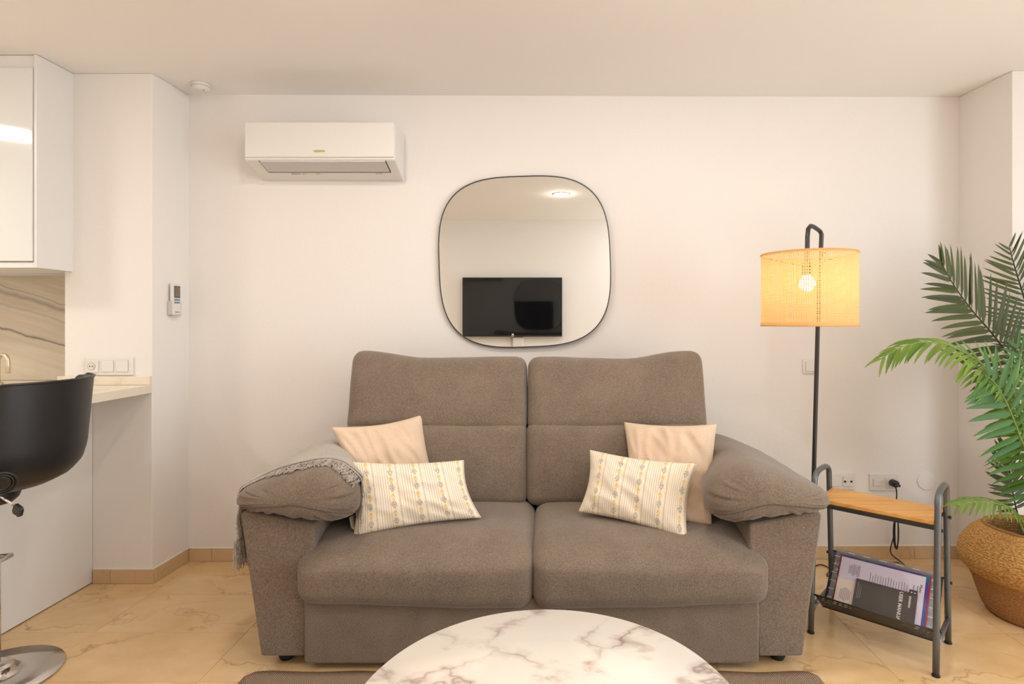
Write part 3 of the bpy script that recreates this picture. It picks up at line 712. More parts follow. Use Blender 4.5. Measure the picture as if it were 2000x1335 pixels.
def arm_pad(sg):
    y0, y1 = 2.045, 2.93
    rings = [(y0-.008, .04), (y0-.005, .3), (y0+.004, .55), (y0+.019, .74), (y0+.042, .87), (y0+.075, .95), (y0+.12, .99), (y0+.18, 1)]
    rings += [(lerp(y0+.2, y1-.15, k/7), 1) for k in range(8)]
    rings += [(y1-.09, .98), (y1-.05, .92), (y1-.02, .78), (y1-.005, .5), (y1, .05)]
    n = 96; vs = []
    for y, k in rings:
        for i in range(n):
            t = 2*PI*i/n; p = pad_point(sg, y, t, k)
            if .6 < k < .999 and y < 2.3:      # gathered pleats near the front seam
                pl = (math.sin(t*17+1)*.5+math.sin(t*29)*.5)*.0070*math.sin(PI*(k-.6)/.4)
                p.y += pl; p.z += pl*.5
            vs.append(p)
    fs = []
    for r in range(len(rings)-1):
        for i in range(n):
            j = (i+1) % n; fs.append((r*n+i, r*n+j, (r+1)*n+j, (r+1)*n+i))
    fs.append(tuple(range(n))); fs.append(tuple((len(rings)-1)*n+i for i in range(n)))
    pad = MB().add(vs, fs).build('arm_pad', M['sofa'], sofa, True)
    # stitched seam across the front
    def yk(k):
        for a in range(7):
            if rings[a][1] <= k <= rings[a+1][1]: return lerp(rings[a][0], rings[a+1][0], (k-rings[a][1])/(rings[a+1][1]-rings[a][1]))
        return rings[0][0]
    pts = []
    for q in range(41):
        f = q/40; k = max(.05, abs(2*f-1)*.97); t = (-.42 if f < .5 else PI+.35)
        p = pad_point(sg, yk(k), t, k); p.y -= .0022; p.z -= .006*(1-k); pts.append(p)
    MB().tube(pts, .0016, 6).build('seam', M['seam'], pad, True)
arm_pad(1); arm_pad(-1)
# ================================================================== THROW BLANKET over the left arm
bl = thing('throw_blanket', (-.95, 2.4, .57), 'light grey knitted throw blanket with fringe draped over the left sofa arm', 'blanket')
def throw_pt(s, v, off):
    """s 0 inner hem on the seat .. 1 outer hem; v 0 front edge .. 1 rear edge"""
    yf_ = 2.150+.045*sm((s-.35)/.4)-.03*sm((s-.75)/.2)+.012*math.sin(s*23)+off*1.2; yr = 2.60+.03*math.sin(s*9)
    y = lerp(yf_, yr, v)
    if s < .16:
        f = s/.16; top = pad_point(-1, y, .35*1.0, 1.0)
        p = Vector((lerp(-.700, top.x+.012, f**1.5), y, lerp(.487, top.z, f)))
    elif s < .80:
        f = (s-.16)/.64; t = lerp(.35, PI*.985, f)
        p = pad_point(-1, y, t, 1.0); c = Vector((-.9, y, .62)); p += (p-c).normalized()*(.010+off)
        p.z += .003*math.sin(v*14+s*9)
    else:
        f = (s-.80)/.20; top = pad_point(-1, y, PI*.985, 1.0)
        p = Vector((lerp(top.x-.012-off, -1.185+.03*f, sm(f)), y+.006*math.sin(f*9+v*11), lerp(top.z, .46, f)))
        p.x += .008*math.sin(v*17)
    return p
for nm_, off in (('upper_layer', .007), ('lower_layer', 0.0)):
    m = MB().grid(lambda u, v, off=off: throw_pt(u, v, off), 90, 26)
    m.build(nm_, M['blanket'], bl, True, solid=.005)
# folded tail resting on the seat
m = MB()
pts2 = [(-.745, .53), (-.738, .492), (-.722, .480), (-.690, .478), (-.655, .482), (-.650, .492), (-.68, .498), (-.712, .505), (-.722, .56)]
def tail(u, v):
    k = u*(len(pts2)-1); i = min(int(k), len(pts2)-2); f = k-i
    return Vector((lerp(pts2[i][0], pts2[i+1][0], f)+.02*v, lerp(2.19, 2.5, v), lerp(pts2[i][1], pts2[i+1][1], f)+.004))
m.grid(tail, 24, 10).build('folded_tail', M['blanket'], bl, True, solid=.006)
# fringe yarns along the front edge and down the outer side
m = MB(); rnd = random.Random(3)
RK = [(2.037, .04), (2.040, .3), (2.049, .55), (2.064, .74), (2.087, .87), (2.12, .95), (2.165, .99), (2.225, 1), (9, 1)]
def kat(y):
    if y <= RK[0][0]: return .04
    for a in range(8):
        if RK[a][0] <= y <= RK[a+1][0]: return lerp(RK[a][1], RK[a+1][1], (y-RK[a][0])/(RK[a+1][0]-RK[a][0]))
    return 1
for k in range(380):
    s = rnd.uniform(.155, .80); p0 = throw_pt(s, 0, .003); t = lerp(.35, PI*.985, (s-.16)/.64)
    L = rnd.uniform(.030, .060)*(1.0 if s < .55 else .6); dt = rnd.uniform(-.10, .10); q = [p0+Vector((0, .012, .002))]
    lift = rnd.uniform(.003, .010); wob = rnd.uniform(0, 6.28)
    for i in range(1, 6):
        f = i/5; yy = p0.y-L*f*.85; kk = kat(yy); p = pad_point(-1, max(yy, 2.04), t+dt*f*f+.03*math.sin(wob+f*5), kk)
        c = Vector((-.9, yy, .62)); p += (p-c).normalized()*(lift*(1.2-.6*f)); p.y -= .004+.004*f; q.append(p)
    m.tube(q, rnd.uniform(.0010, .0017), 4)
for k in range(420):
    v = rnd.uniform(-.05, .7); s = rnd.choice([1.0, 1.0, rnd.uniform(.84, 1.0)])
    if s < 1: v = rnd.uniform(0, .04)
    p = throw_pt(s, v, .004); L = rnd.uniform(.05, .115); q = [p]
    for i in range(1, 5):
        f = i/4; q.append(p+Vector((.010*f+rnd.uniform(-1, 1)*.006, rnd.uniform(-1, 1)*.008-.01*f, -L*f)))
    m.tube(q, .0012, 4)
for k in range(110):
    s = rnd.uniform(.0, .16); p = throw_pt(s, 0, .003); q = [p]; L = min(rnd.uniform(.02, .05), max(.004, p.z-.492))
    for i in range(1, 5):
        f = i/4; q.append(p+Vector((rnd.uniform(-1, 1)*.004+.004, -.006*f, -L*f)))
    m.tube(q, .0012, 4)
stuff(m.build('fringe', M['fringe'], bl, True, recalc=False))
# ================================================================== PILLOWS
def pillow(name, bl_, br_, tr_, tl_, th, mat, label, group=None, pinch=.05, seed=0, n=40, wr=.010, sag=0, hem=True):
    def P(u, v):
        # edges curve inward between the corners
        pu = u+(.5-u)*pinch*2*math.sin(PI*v)*abs(2*u-1)**2; pv = v+(.5-v)*pinch*2*math.sin(PI*u)*abs(2*v-1)**2
        return bl_*(1-pu)*(1-pv)+br_*pu*(1-pv)+tr_*pu*pv+tl_*(1-pu)*pv
    nrm = (br_-bl_).cross(tl_-bl_).normalized()
    if nrm.y > 0: nrm = -nrm
    vs = []; fs = []; uv = []
    for side in (1, -1):
        for j in range(n+1):
            for i in range(n+1):
                u = i/n; v = j/n
                e = (1-abs(2*u-1)**2.6)*(1-abs(2*v-1)**2.6); b = max(0, e)**.55
                p = P(u, v)
                ww = noise.noise(Vector((u*3.2+seed, v*3.2, seed*1.7)))*wr*1.3 + abs(noise.noise(Vector((u*7+v*4+seed, v*2-u*2, seed))))*-wr*2.0
                edge = min(u, 1-u, v, 1-v)
                pk = math.sin((u+v*.3)*70+seed)*.0030*max(0, 1-edge/.14)
                p = p+nrm*side*(th/2*b+(ww+pk)*min(1, e*2.5)+(.0015 if e <= 0 else 0))
                p.z -= sag*b*.1
                vs.append(p); uv.append((u, v))
    K = (n+1)**2
    for j in range(n):
        for i in range(n):
            a = j*(n+1)+i; fs.append((a, a+1, a+n+2, a+n+1)); fs.append((K+a, K+a+n+1, K+a+n+2, K+a+1))
    m = MB().add(vs, fs, uv)
    for j in range(n):      # close the rim
        for a, b in ((j*(n+1), (j+1)*(n+1)), (j*(n+1)+n, (j+1)*(n+1)+n), (j, j+1), (n*(n+1)+j, n*(n+1)+j+1)):
            m.add([vs[a], vs[b], vs[K+b], vs[K+a]], [(0, 1, 2, 3)], [uv[a], uv[b], uv[b], uv[a]])
    o = m.build(name, mat, smooth=True, weld=True); tag(o, label, 'cushion', group); return o
G1, G2 = 'plain cream cushions on the sofa', 'striped floral cushions on the sofa'
pillow('scatter_cushion', W(706, 1010, 2.34), W(868, 1000, 2.44), W(823, 810, 2.58), W(647, 834, 2.42), .15, M['cream'],
       'plain cream square cushion at the left arm, behind the striped one', G1, .045, 1, wr=.018)
pillow('scatter_cushion', W(1232, 1022, 2.38), W(1390, 1028, 2.26), W(1400, 828, 2.40), W(1219, 824, 2.54), .15, M['cream'],
       'plain cream square cushion at the right arm, behind the striped one', G1, .03, 5, wr=.016)
pillow('lumbar_cushion', W(690, 1048, 2.18), W(940, 1010, 2.30), W(906, 898, 2.38), W(680, 901, 2.26), .13, M['print'],
       'oblong striped floral cushion on the left seat, leaning on a plain cream one', G2, .045, 9, wr=.008)
pillow('lumbar_cushion', W(1130, 998, 2.33), W(1342, 1055, 2.17), W(1361, 905, 2.27), W(1152, 878, 2.42), .13, M['print'],
       'oblong striped floral cushion on the right seat, leaning on a plain cream one', G2, .045, 13, wr=.008)
# ================================================================== COFFEE TABLE
TR, TC, TZ = .4287, Vector((.004, 1.2325, 0)), .45
tb = thing('coffee_table', (TC.x, TC.y, 0), 'round white marble-look coffee table top cut by the bottom edge, in front of the sofa', 'table')
prof = [(0, TZ-.020), (TR-.010, TZ-.020), (TR-.003, TZ-.016), (TR, TZ-.010), (TR-.001, TZ-.004), (TR-.005, TZ), (0, TZ)]
MB().lathe(prof, TC, 160).build('tabletop', M['table'], tb, True, weld=True)
MB().lathe([(TR-.001, TZ-.016), (TR+.0015, TZ-.014), (TR+.0015, TZ-.006), (TR-.001, TZ-.005)], TC, 160, True).build('rim_band', M['white'], tb, True)
for k in range(4):
    a = PI/4+k*PI/2; p = TC+Vector((math.cos(a)*.34, math.sin(a)*.34, 0)); q = TC+Vector((math.cos(a)*.25, math.sin(a)*.25, 0))
    MB().rod((p.x, p.y, .016), (q.x, q.y, TZ-.02), .013, 14).build('leg', M['black_metal'], tb, True)
MB().tube([TC+Vector((.27*math.cos(2*PI*k/48), .27*math.sin(2*PI*k/48), TZ-.03)) for k in range(48)], .010, 10, True).build('support_ring', M['black_metal'], tb, True)
# ================================================================== RUG
def rug_pt(u, v):
    x = lerp(-1.075, .975, u); y = lerp(.15, 2.078, v)
    cr = .05; 
    for sx in (0, 1):
        dx = (u if sx == 0 else 1-u)*2.05; dy = (1-v)*1.93
        if dx < cr and dy < cr*.6: y -= (cr*.6)*(1-math.sqrt(max(0, 1-(1-dx/cr)**2)))*(1-dy/(cr*.6))
    y += .004*math.sin(u*40)*v**8; return Vector((x, y, .010+.0015*noise.noise(Vector((x*8, y*8, 0)))))
rg = MB().grid(rug_pt, 80, 60).build('rug', M['rug'], smooth=True, solid=.012, loc=(-.05, 1.1, .003)); tag(rg, 'brown-grey braided rug at the bottom, in front of the sofa under the table', 'rug')
# ================================================================== FLOOR LAMP
lp = thing('floor_lamp', (1.115, 2.62, 0), 'black floor lamp with a lit woven cane drum shade beside the sofa', 'floor lamp')
MB().lathe([(0, .001), (.105, .001), (.107, .006), (.105, .012), (.02, .015), (.013, .03), (0, .03)], (1.115, 2.62, 0), 48).build('base', M['black_metal'], lp, True)
top = W(1604, 470, 2.60); LC = Vector((1.122, 2.45, 0))
pb = Vector((1.19, 2.615, .012)); arcs = []
pts = [Vector((1.185, 2.62, .012)), pb+Vector((0, 0, .05)), W(1589, 944, 2.612), W(1597, 640, 2.605), top]
apex_r = W(1602, 452, 2.592); apex_l = W(1583, 441, 2.485); dn = W(1577, 462, 2.452)
pts2_ = pts+[W(1604.5, 458, 2.598), apex_r, W(1598, 448.5, 2.575), W(1589, 442.5, 2.51), apex_l, W(1578.5, 447, 2.462), dn, W(1576.5, 500, 2.45), W(1576.5, 512, 2.45)]
MB().tube(pts2_, [.0095]*len(pts2_), 14).build('pole', M['black_metal'], lp, True)
SCX = W(1579, 560, 2.45).x; SC_ = Vector((SCX, 2.45, 0)); SR = .1905; sz0, sz1 = EYE-.012, EYE+.292
shd = MB().tube([SC_+Vector((SR*math.cos(2*PI*k/96), SR*math.sin(2*PI*k/96), sz1)) for k in range(96)], .0032, 8, True).build('shade_rim', M['cane'], lp, True)
MB().tube([SC_+Vector((SR*math.cos(2*PI*k/96), SR*math.sin(2*PI*k/96), sz0)) for k in range(96)], .0032, 8, True).build('shade_rim', M['cane'], lp, True)
MB().lathe([(SR+.0012, sz0), (SR+.0012, sz0+.014)], SC_, 96).build('shade_hem', M['cane'], lp, True, recalc=False)
MB().lathe([(SR+.0012, sz1-.008), (SR+.0012, sz1)], SC_, 96).build('shade_hem', M['cane'], lp, True, recalc=False)
m = MB(); NV, NH = 132, 46; rnd = random.Random(5)
for k in range(NV):
    a = 2*PI*(k+rnd.uniform(-.12, .12))/NV; hw = .0025/SR; tl_ = rnd.uniform(-.3, .3)*.01
    vs = []
    for z in (sz0, (sz0+sz1)/2, sz1):
        for s in (-1, 1): vs.append(SC_+Vector(((SR-.0006)*math.cos(a+s*hw), (SR-.0006)*math.sin(a+s*hw), z)))
    m.add(vs, [(0, 1, 3, 2), (2, 3, 5, 4)])
for k in range(NH):
    z = lerp(sz0+.004, sz1-.004, (k+.5)/NH)+rnd.uniform(-.0006, .0006); hh_ = .0018; ph = rnd.uniform(0, 6.28); vs = []
    for i in range(96):
        a = 2*PI*i/96; zz = z+.0005*math.sin(3*a+ph)
        vs += [SC_+Vector((SR*math.cos(a), SR*math.sin(a), zz-hh_)), SC_+Vector((SR*math.cos(a), SR*math.sin(a), zz+hh_))]
    m.add(vs, [(2*i, 2*((i+1) % 96), 2*((i+1) % 96)+1, 2*i+1) for i in range(96)])
stuff(m.build('shade_weave', M['cane'], lp, recalc=False))
bp = W(1576.5, 553, 2.45)
MB().rod((bp.x, bp.y, bp.z+.085), (bp.x, bp.y, bp.z+.033), .020, 20).build('lamp_holder', M['black_plastic'], lp, True)
MB().lathe([(0, -.034), (.012, -.032), (.024, -.024), (.031, -.010), (.032, .002), (.027, .016), (.018, .028), (.014, .038), (0, .038)], bp, 28).build('bulb', M['bulb'], lp, True)
for k in range(3):
    a = k*2*PI/3+.5; MB().tube([SC_+Vector((SR*math.cos(a), SR*math.sin(a), sz1-.003)), (bp.x+.02*math.cos(a), bp.y+.02*math.sin(a), bp.z+.075)], .0018, 6).build('shade_arm', M['black_metal'], lp)
# ================================================================== MAGAZINE RACK TABLE
rk = thing('magazine_rack', (1.35, 2.33, 0), 'grey tube side table with pine shelf and magazine basket, right of the sofa', 'side table')
RF, LF = Vector((1.411, 2.075, 0)), Vector((1.094, 2.366, 0)); RD = Vector((.195, .215, 0)); E = (RF-LF); EL = E.length; ED = E.normalized(); DD = RD.normalized(); RDL = RD.length
def rack(e, dpt, z): # e along from left(0) to right(1), dpt 0 front .. 1 rear
    return LF+E*e+RD*dpt+Vector((0, 0, z))
HT = .652
def leg_d(z): return .5-(.5-.19)*(z/HT)      # inward shift of the legs with height: returns distance from front
def frame_end(e):
    pts = []
    zt = HT-.055
    off = lambda z: .19*(z/HT)*.9
    for z in (0.012, .2, .4, zt-.02, zt): pts.append(rack(e, off(z), z))
    a0, a1 = off(zt), 1-off(zt); mid = .5; r = (a1-a0)/2
    for k in range(1, 12):
        a = PI-PI*k/12; ca, sa = math.cos(a), math.sin(a)
        pts.append(rack(e, mid+r*math.copysign(abs(ca)**.7, ca), zt+.055*abs(sa)**.7))
    for z in (zt, zt-.02, .4, .2, .012): pts.append(rack(e, 1-off(z), z))
    return pts
for e in (0, 1):
    MB().tube(frame_end(e), .0115, 14).build('end_frame', M['grey_metal'], rk, True)
    MB().rod(rack(e, .06, .10 if e else .10), rack(e, .97, .10), .009, 10).build('cross_bar', M['grey_metal'], rk, True)
    for dp in (0, 1):
        p = rack(e, dp, 0); MB().lathe([(0, 0.0), (.013, 0.0), (.014, .004), (.009, .012), (.009, .018), (0, .018)], p, 18).build('foot', M['rubber'], rk, True)
    for z, dpp in ((.515, .165), (.515, .835), (.16, .05), (.25, .93)):
        c = rack(e, dpp, z)+ED*(.011 if e else -.011); MB().rod(c, c+ED*(.006 if e else -.006), .006, 10).build('bolt', M['black_metal'], rk, True)
# shelf
zs = .548
def plankbox(d0, d1, z0, z1, e0=.025, e1=.975):
    c = (rack(e0, d0, z0)+rack(e1, d1, z1))/2
    return c, ED*(EL*(e1-e0)/2), DD*(RDL*(d1-d0)/2), Vector((0, 0, (z1-z0)/2))
m = MB(); m.obox(*plankbox(.14, .86, zs-.017, zs)); m.build('shelf', M['shelf_wood'], rk, bevel=.0025)
m = MB().obox(*plankbox(.135, .175, zs-.034, zs-.018, .02, .98)).obox(*plankbox(.825, .865, zs-.034, zs-.018, .02, .98)); m.build('shelf_rail', M['rack_metal'], rk, bevel=.001)
# basket: V of slotted sheet
def sheet(e0, e1, A_, B_, name, rows, cols_ranges):
    """sheet between lines A_(d,z) lower and B_(d,z) upper, slots punched in the given column ranges"""
    m = MB(); ncol, nrow = 60, 2*rows+1
    def P(i, j): 
        e = lerp(e0, e1, i/ncol); f = j/nrow; return rack(e, lerp(A_[0], B_[0], f), lerp(A_[1], B_[1], f))
    vs = [P(i, j) for j in range(nrow+1) for i in range(ncol+1)]; fs = []
    for j in range(nrow):
        for i in range(ncol):
            hole = j % 2 == 1 and (i+(j//2) % 2*1) % 3 != 0 and any(a <= i/ncol <= b for a, b in cols_ranges)
            if not hole: q = j*(ncol+1)+i; fs.append((q, q+1, q+ncol+2, q+ncol+1))
    m.add(vs, fs); return m.build(name, M['rack_metal'], rk, solid=.0018)
vb = (.36, .078); 
sheet(.03, .97, vb, (.03, .158), 'front_panel', 5, [(.05, .3), (.75, .95)])
sheet(.03, .97, (.40, .078), (.93, .262), 'rear_panel', 8, [(.03, .97)])
MB().obox(*plankbox(.355, .405, .074, .079, .03, .97)).build('basket_floor', M['rack_metal'], rk)
for dp, z in ((.03, .158), (.93, .262)): MB().rod(rack(.0, dp, z), rack(1, dp, z), .0035, 8).build('rim_wire', M['rack_metal'], rk, True)
# papers: planes leaning back in the basket: origin at lower line, directions ED and UPV
UPV = (rack(0, .93, .262)-rack(0, .40, .080)).normalized(); FN = ED.cross(UPV).normalized()
if FN.y > 0: FN = -FN
def sheet_item(name, e0, e1, l0, l1, off, th, mat, label, cat, skew=0, group=None, bev=.0005):
    """rectangle from e0..e1 along the rack, l0..l1 up the leaning plane, off metres in front of the rear panel"""
    base = rack(0, .42, .083)
    P = lambda e, l, o: base+ED*(e*EL)+UPV*l+FN*o
    vs = [P(e0, l0, off), P(e1, l0, off), P(e1+skew, l1, off), P(e0+skew, l1, off), P(e0, l0, off+th), P(e1, l0, off+th), P(e1+skew, l1, off+th), P(e0+skew, l1, off+th)]
    o = MB().add(vs, [(0,3,2,1),(4,5,6,7),(0,1,5,4),(1,2,6,5),(2,3,7,6),(3,0,4,7)]).build(name, mat, bevel=bev, segs=1)
    tag(o, label, cat, group); return o, P
fo, P = sheet_item('plastic_folder', .06, .95, .0, .245, .003, .006, M['film'], 'translucent grey plastic folder at the back of the magazine basket', 'folder')
m = MB()
for k in range(6):
    for e in (.075, .90): m.obox(P(e, .03+k*.036, .0098), ED*.010, UPV*.0012, FN*.0005)
for k in range(5): m.obox(P(.2+k*.14, .237, .0098), ED*.014, UPV*.0012, FN*.0005)
m.build('weld_mark', M['print_white'], fo)
sheet_item('red_booklet', .11, .885, .0, .222, .010, .004, M['red'], 'thin dark red booklet edge in the magazine basket, before the plastic folder', 'booklet')
sheet_item('blue_booklet', .135, .872, .0, .219, .0145, .003, M['cover'], 'teal and blue printed booklet in the magazine basket, before the red one', 'booklet')
pp, P = sheet_item('printed_sheet', .125, .845, .0, .212, .018, .0015, M['paper'], 'white printed sheet with rotated text lines in the magazine basket', 'paper', skew=0)
m = MB()
rnd = random.Random(2)
for k in range(15):
    m.obox(P(.40+k*.022, .150+rnd.uniform(-.002, .004), .0198), ED*.0010, UPV*rnd.uniform(.014, .020), FN*.0002)
for k in range(8): m.obox(P(.21+k*.013, .165, .0198), ED*.0010, UPV*rnd.uniform(.015, .026), FN*.0002)
for e in (.76, .79): m.obox(P(e, .145, .0198), ED*.0014, UPV*.024, FN*.0002)
m.build('text_lines', M['print_mid'], pp)
text_mesh('Menu', .015, frame_M(P(.815, .160, .0200), -UPV, ED), 'lettering', M['print_dark'], pp)
sh2, P = sheet_item('small_printed_sheet', .125, .31, .0, .118, .0205, .0015, M['paper2'], 'small cream printed leaflet at the left end of the magazine basket', 'leaflet')
m = MB()
for k in range(7): m.obox(P(.17+k*.014, .055, .0222), ED*.0010, UPV*(.030-abs(k-3)*.004), FN*.0002)
m.build('text_lines', M['print_mid'], sh2)
mn, P = sheet_item('user_manual', .29, .80, .0, .132, .0235, .005, M['manual'], 'charcoal user manual booklet standing in the front of the magazine basket', 'booklet')
text_mesh('USER MANUAL', .0182, frame_M(P(.672, .126, .0287), -UPV, ED), 'lettering', M['print_white'], mn, alignx='LEFT', bold=.0003)
text_mesh('SANGEAN', .0100, frame_M(P(.745, .118, .0287), -UPV, ED), 'lettering', M['print_white'], mn, alignx='LEFT', bold=.0003)
m = MB().obox(P(.765, .136, .0287), ED*.014, UPV*.009, FN*.0006); m.build('emblem', M['print_dark'], mn)
m = MB().obox(P(.752, .134, .0295), ED*.0025, UPV*.002, FN*.0003).obox(P(.778, .134, .0295), ED*.0025, UPV*.002, FN*.0003); m.build('emblem_mark', M['print_white'], mn)
m = MB()
for k in range(3): m.obox(P(.315+k*.014, .085-k*.004, .0287), ED*.0006, UPV*(.034-k*.006), FN*.0002)
m.build('text_lines', M['print_grey'], mn)
# ================================================================== LAMP CORD
cd = thing('lamp_cord', (pc.x, pc.y, 0), 'black lamp cord hanging from the plugged wall socket and trailing behind the rack', 'cord')
MB().rod(pc, pc+Vector((0, -.034, 0)), .019, 20).rod(pc+Vector((.006, -.028, -.002)), pc+Vector((.022, -.034, -.012)), .007, 10).build('plug', M['black_plastic'], cd, True, bevel=.003)
yc = 3.03
pts = [pc+Vector((.018, -.033, -.010)), W(1749, 947, yc), W(1751, 958, yc), W(1751, 972, yc+.01), W(1749, 990, yc+.02), W(1748, 1012, yc+.03), W(1747, 1040, yc+.03), W(1742, 1060, yc+.02), W(1739, 1075, yc+.01),
       W(1744, 1085, 3.00), W(1756, 1094, 2.98), W(1768, 1104, 2.93), W(1776, 1112, 2.88)]
def smooth_path(pts, n=6):
    out = []; P_ = [pts[0]]+list(pts)+[pts[-1]]
    for i in range(1, len(P_)-2):
        p0, p1, p2, p3 = P_[i-1:i+3]
        for k in range(n):
            t = k/n; out.append(.5*((2*p1)+(-p0+p2)*t+(2*p0-5*p1+4*p2-p3)*t*t+(-p0+3*p1-3*p2+p3)*t**3))
    out.append(P_[-2]); 
    for q in out: q.z = max(q.z, .005)
    return out
MB().tube(smooth_path(pts), .0034, 8).build('cable', M['black_plastic'], cd, True)
loop = [W(1750+5*math.sin(a), 1040-30*math.cos(a), yc+.015*math.sin(2*a)) for a in [2*PI*k/24 for k in range(24)]]
loop2 = [W(1751+3.5*math.sin(a), 1038-34*math.cos(a), yc-.01) for a in [2*PI*k/24 for k in range(24)]]
MB().tube(loop, .0034, 8, True).tube(loop2, .0034, 8, True).build('coiled_cable', M['black_plastic'], cd, True)
pts = [W(1776, 1112, 2.88), Vector((1.80, 2.72, .004)), Vector((1.70, 2.85, .004)), W(1758, 1104, 3.02)+Vector((0, 0, 0)), W(1742, 1096, 3.05), W(1732, 1099, 3.0), Vector((1.55, 2.80, .004)), Vector((1.42, 2.88, .004)), W(1622, 1114, 2.96), W(1600, 1099, 3.02), Vector((1.30, 2.9, .004)), Vector((1.18, 2.74, .004)), Vector((1.16, 2.70, .01))]
for p in pts: p.z = .005
MB().tube(smooth_path(pts), .003, 8).build('floor_cable', M['black_plastic'], cd, True)
# ================================================================== PALM IN BASKET
PC = Vector((2.118, 2.50, 0))
bk = thing('seagrass_basket', PC, 'round brown seagrass basket planter on the floor in the right corner', 'basket')
def ripple(prof, per=.0085, amp=.0016):
    out = []
    for i in range(len(prof)-1):
        (r0, z0), (r1, z1) = prof[i], prof[i+1]; L = math.hypot(r1-r0, z1-z0); n_ = max(2, int(L/per*4))
        nx, nz_ = (z1-z0)/L, -(r1-r0)/L
        for k in range(n_):
            f = k/n_; h = amp*math.sin(2*PI*(f*L)/per); out.append((lerp(r0, r1, f)+nx*h, lerp(z0, z1, f)+nz_*h))
    out.append(prof[-1]); return out
def smoothprof(p, n=6):
    q = smooth_path2([Vector((a, b, 0)) for a, b in p], n); return [(v.x, v.y) for v in q]
def smooth_path2(pts, n=6):
    out = []; P_ = [pts[0]]+list(pts)+[pts[-1]]
    for i in range(1, len(P_)-2):
        p0, p1, p2, p3 = P_[i-1:i+3]
        for k in range(n):
            t = k/n; out.append(.5*((2*p1)+(-p0+p2)*t+(2*p0-5*p1+4*p2-p3)*t*t+(-p0+3*p1-3*p2+p3)*t**3))
    out.append(P_[-2]); return out
low = [(.0, .002), (.13, .002), (.158, .008), (.178, .035), (.196, .085), (.213, .140), (.232, .180)]
upp = [(.232, .180), (.250, .196), (.262, .222), (.266, .250), (.256, .290), (.232, .330), (.200, .362), (.178, .380), (.170, .384), (.164, .380), (.166, .36), (.19, .31), (.2, .28)]
MB().lathe(ripple(smoothprof(low, 4), .007, .0011), PC, 96).build('lower_body', M['basket_low'], bk, True)
MB().lathe(ripple(smoothprof(upp, 4)), PC, 96).build('upper_body', M['basket'], bk, True)
MB().tube([PC+Vector((.171*math.cos(2*PI*k/64), .171*math.sin(2*PI*k/64), .384+.004*math.sin(4*PI*k/64+1))) for k in range(64)], .006, 8, True).build('rim', M['basket_low'], bk, True)
pm = thing('potted_palm', PC+Vector((0, 0, .30)), 'tall leafy artificial areca palm standing in the seagrass basket', 'plant')
MB().lathe([(0, .315), (.08, .32), (.15, .31), (.185, .30), (.185, .29), (0, .29)], PC, 40).build('soil', M['soil'], pm, True)
def frond(pts, L, up, matl, mats, nl=22, th0=70, th1=35, wid=.017, droop=.05, start=.12, rbase=.006, asym=(1, 1), tipL=.35, curl=.0, seed=0, tgt=None):
    rnd = random.Random(seed); path = smooth_path2([Vector(p) for p in pts], 10); N = len(path)
    rad = [lerp(rbase, .0015, (i/(N-1))**.8) for i in range(N)]
    fr = MB().tube(path, rad, 8).build('frond', M[mats], pm, True)
    cum = [0]
    for i in range(1, N): cum.append(cum[-1]+(path[i]-path[i-1]).length)
    tot = cum[-1]; up = Vector(up).normalized()
    for k in range(nl):
        f = start+(1-start)*(k+.5)/nl
        for sd in (-1, 1):
            s = min(tot*.999, tot*(f+rnd.uniform(-.006, .006)+.004*sd)); i = max(j for j in range(N) if cum[j] <= s); i = min(i, N-2)
            g = (s-cum[i])/(cum[i+1]-cum[i]); p = path[i].lerp(path[i+1], g); T = (path[i+1]-path[i]).normalized()
            S = T.cross(up).normalized()*sd; Nn = S.cross(T).normalized()*sd
            if Nn.dot(up) < 0: Nn = -Nn
            q = (k+.5)/nl
            ll = L*asym[0 if sd < 0 else 1]*(math.sin(PI*min(1, .18+q*.62))**.7 if q < .6 else lerp(1, tipL, ((q-.6)/.4)**1.6))*rnd.uniform(.92, 1.06)
            th = math.radians(lerp(th0, th1, q)+rnd.uniform(-5, 5)); d0 = (S*math.sin(th)+T*math.cos(th)+Nn*curl).normalized()
            ns = 7; vs = []; wN = d0.cross(Nn).normalized(); pp_ = p.copy(); dcur = d0.copy(); w0 = wid*rnd.uniform(.85, 1.12)*(.6+.4*ll/L)
            tw = rnd.uniform(-.35, .35)
            for a in range(ns+1):
                x = a/ns; wdt = w0*(min(1, x*5+.25))*(1-x**3.0)**.8
                wa = (wN*math.cos(tw)+Nn*math.sin(tw)).normalized()
                vs += [pp_-wa*wdt/2+Nn*wdt*.16, pp_.copy(), pp_+wa*wdt/2+Nn*wdt*.16]
                dcur = (dcur+Vector((0, 0, -1))*droop*x*1.6).normalized(); pp_ = pp_+dcur*ll/ns
            fs = []
            for a in range(ns):
                for b in range(2): fs.append((a*3+b, a*3+b+1, a*3+b+4, a*3+b+3))
            MB().add(vs, fs).build('leaflet', M[matl], fr, True, recalc=False)
    return fr
B0 = PC+Vector((0, 0, .32))
UPF = (0, -1, .15)
# upper left dark frond
frond([B0+Vector((.0, .03, 0)), W(2035, 860, 2.62), W(2012, 760, 2.62), W(1968, 692, 2.60), W(1937, 650, 2.58), W(1898, 605, 2.54), W(1862, 555, 2.50), W(1836, 508, 2.47)], .27, UPF, 'leaf_dark', 'stem_dark', 27, 72, 24, .024, .035, .42, .0075, (1.0, .92), .3, seed=1)
# top right dark frond
frond([B0+Vector((.03, .05, 0)), W(2060, 850, 2.70), W(2035, 700, 2.72), W(2003, 590, 2.70), W(1986, 535, 2.68), W(1976, 500, 2.66), W(1971, 479, 2.65)], .25, UPF, 'leaf_dark', 'stem_dark', 28, 78, 40, .0155, -.015, .50, .0075, (1.05, 1.0), .25, seed=2)
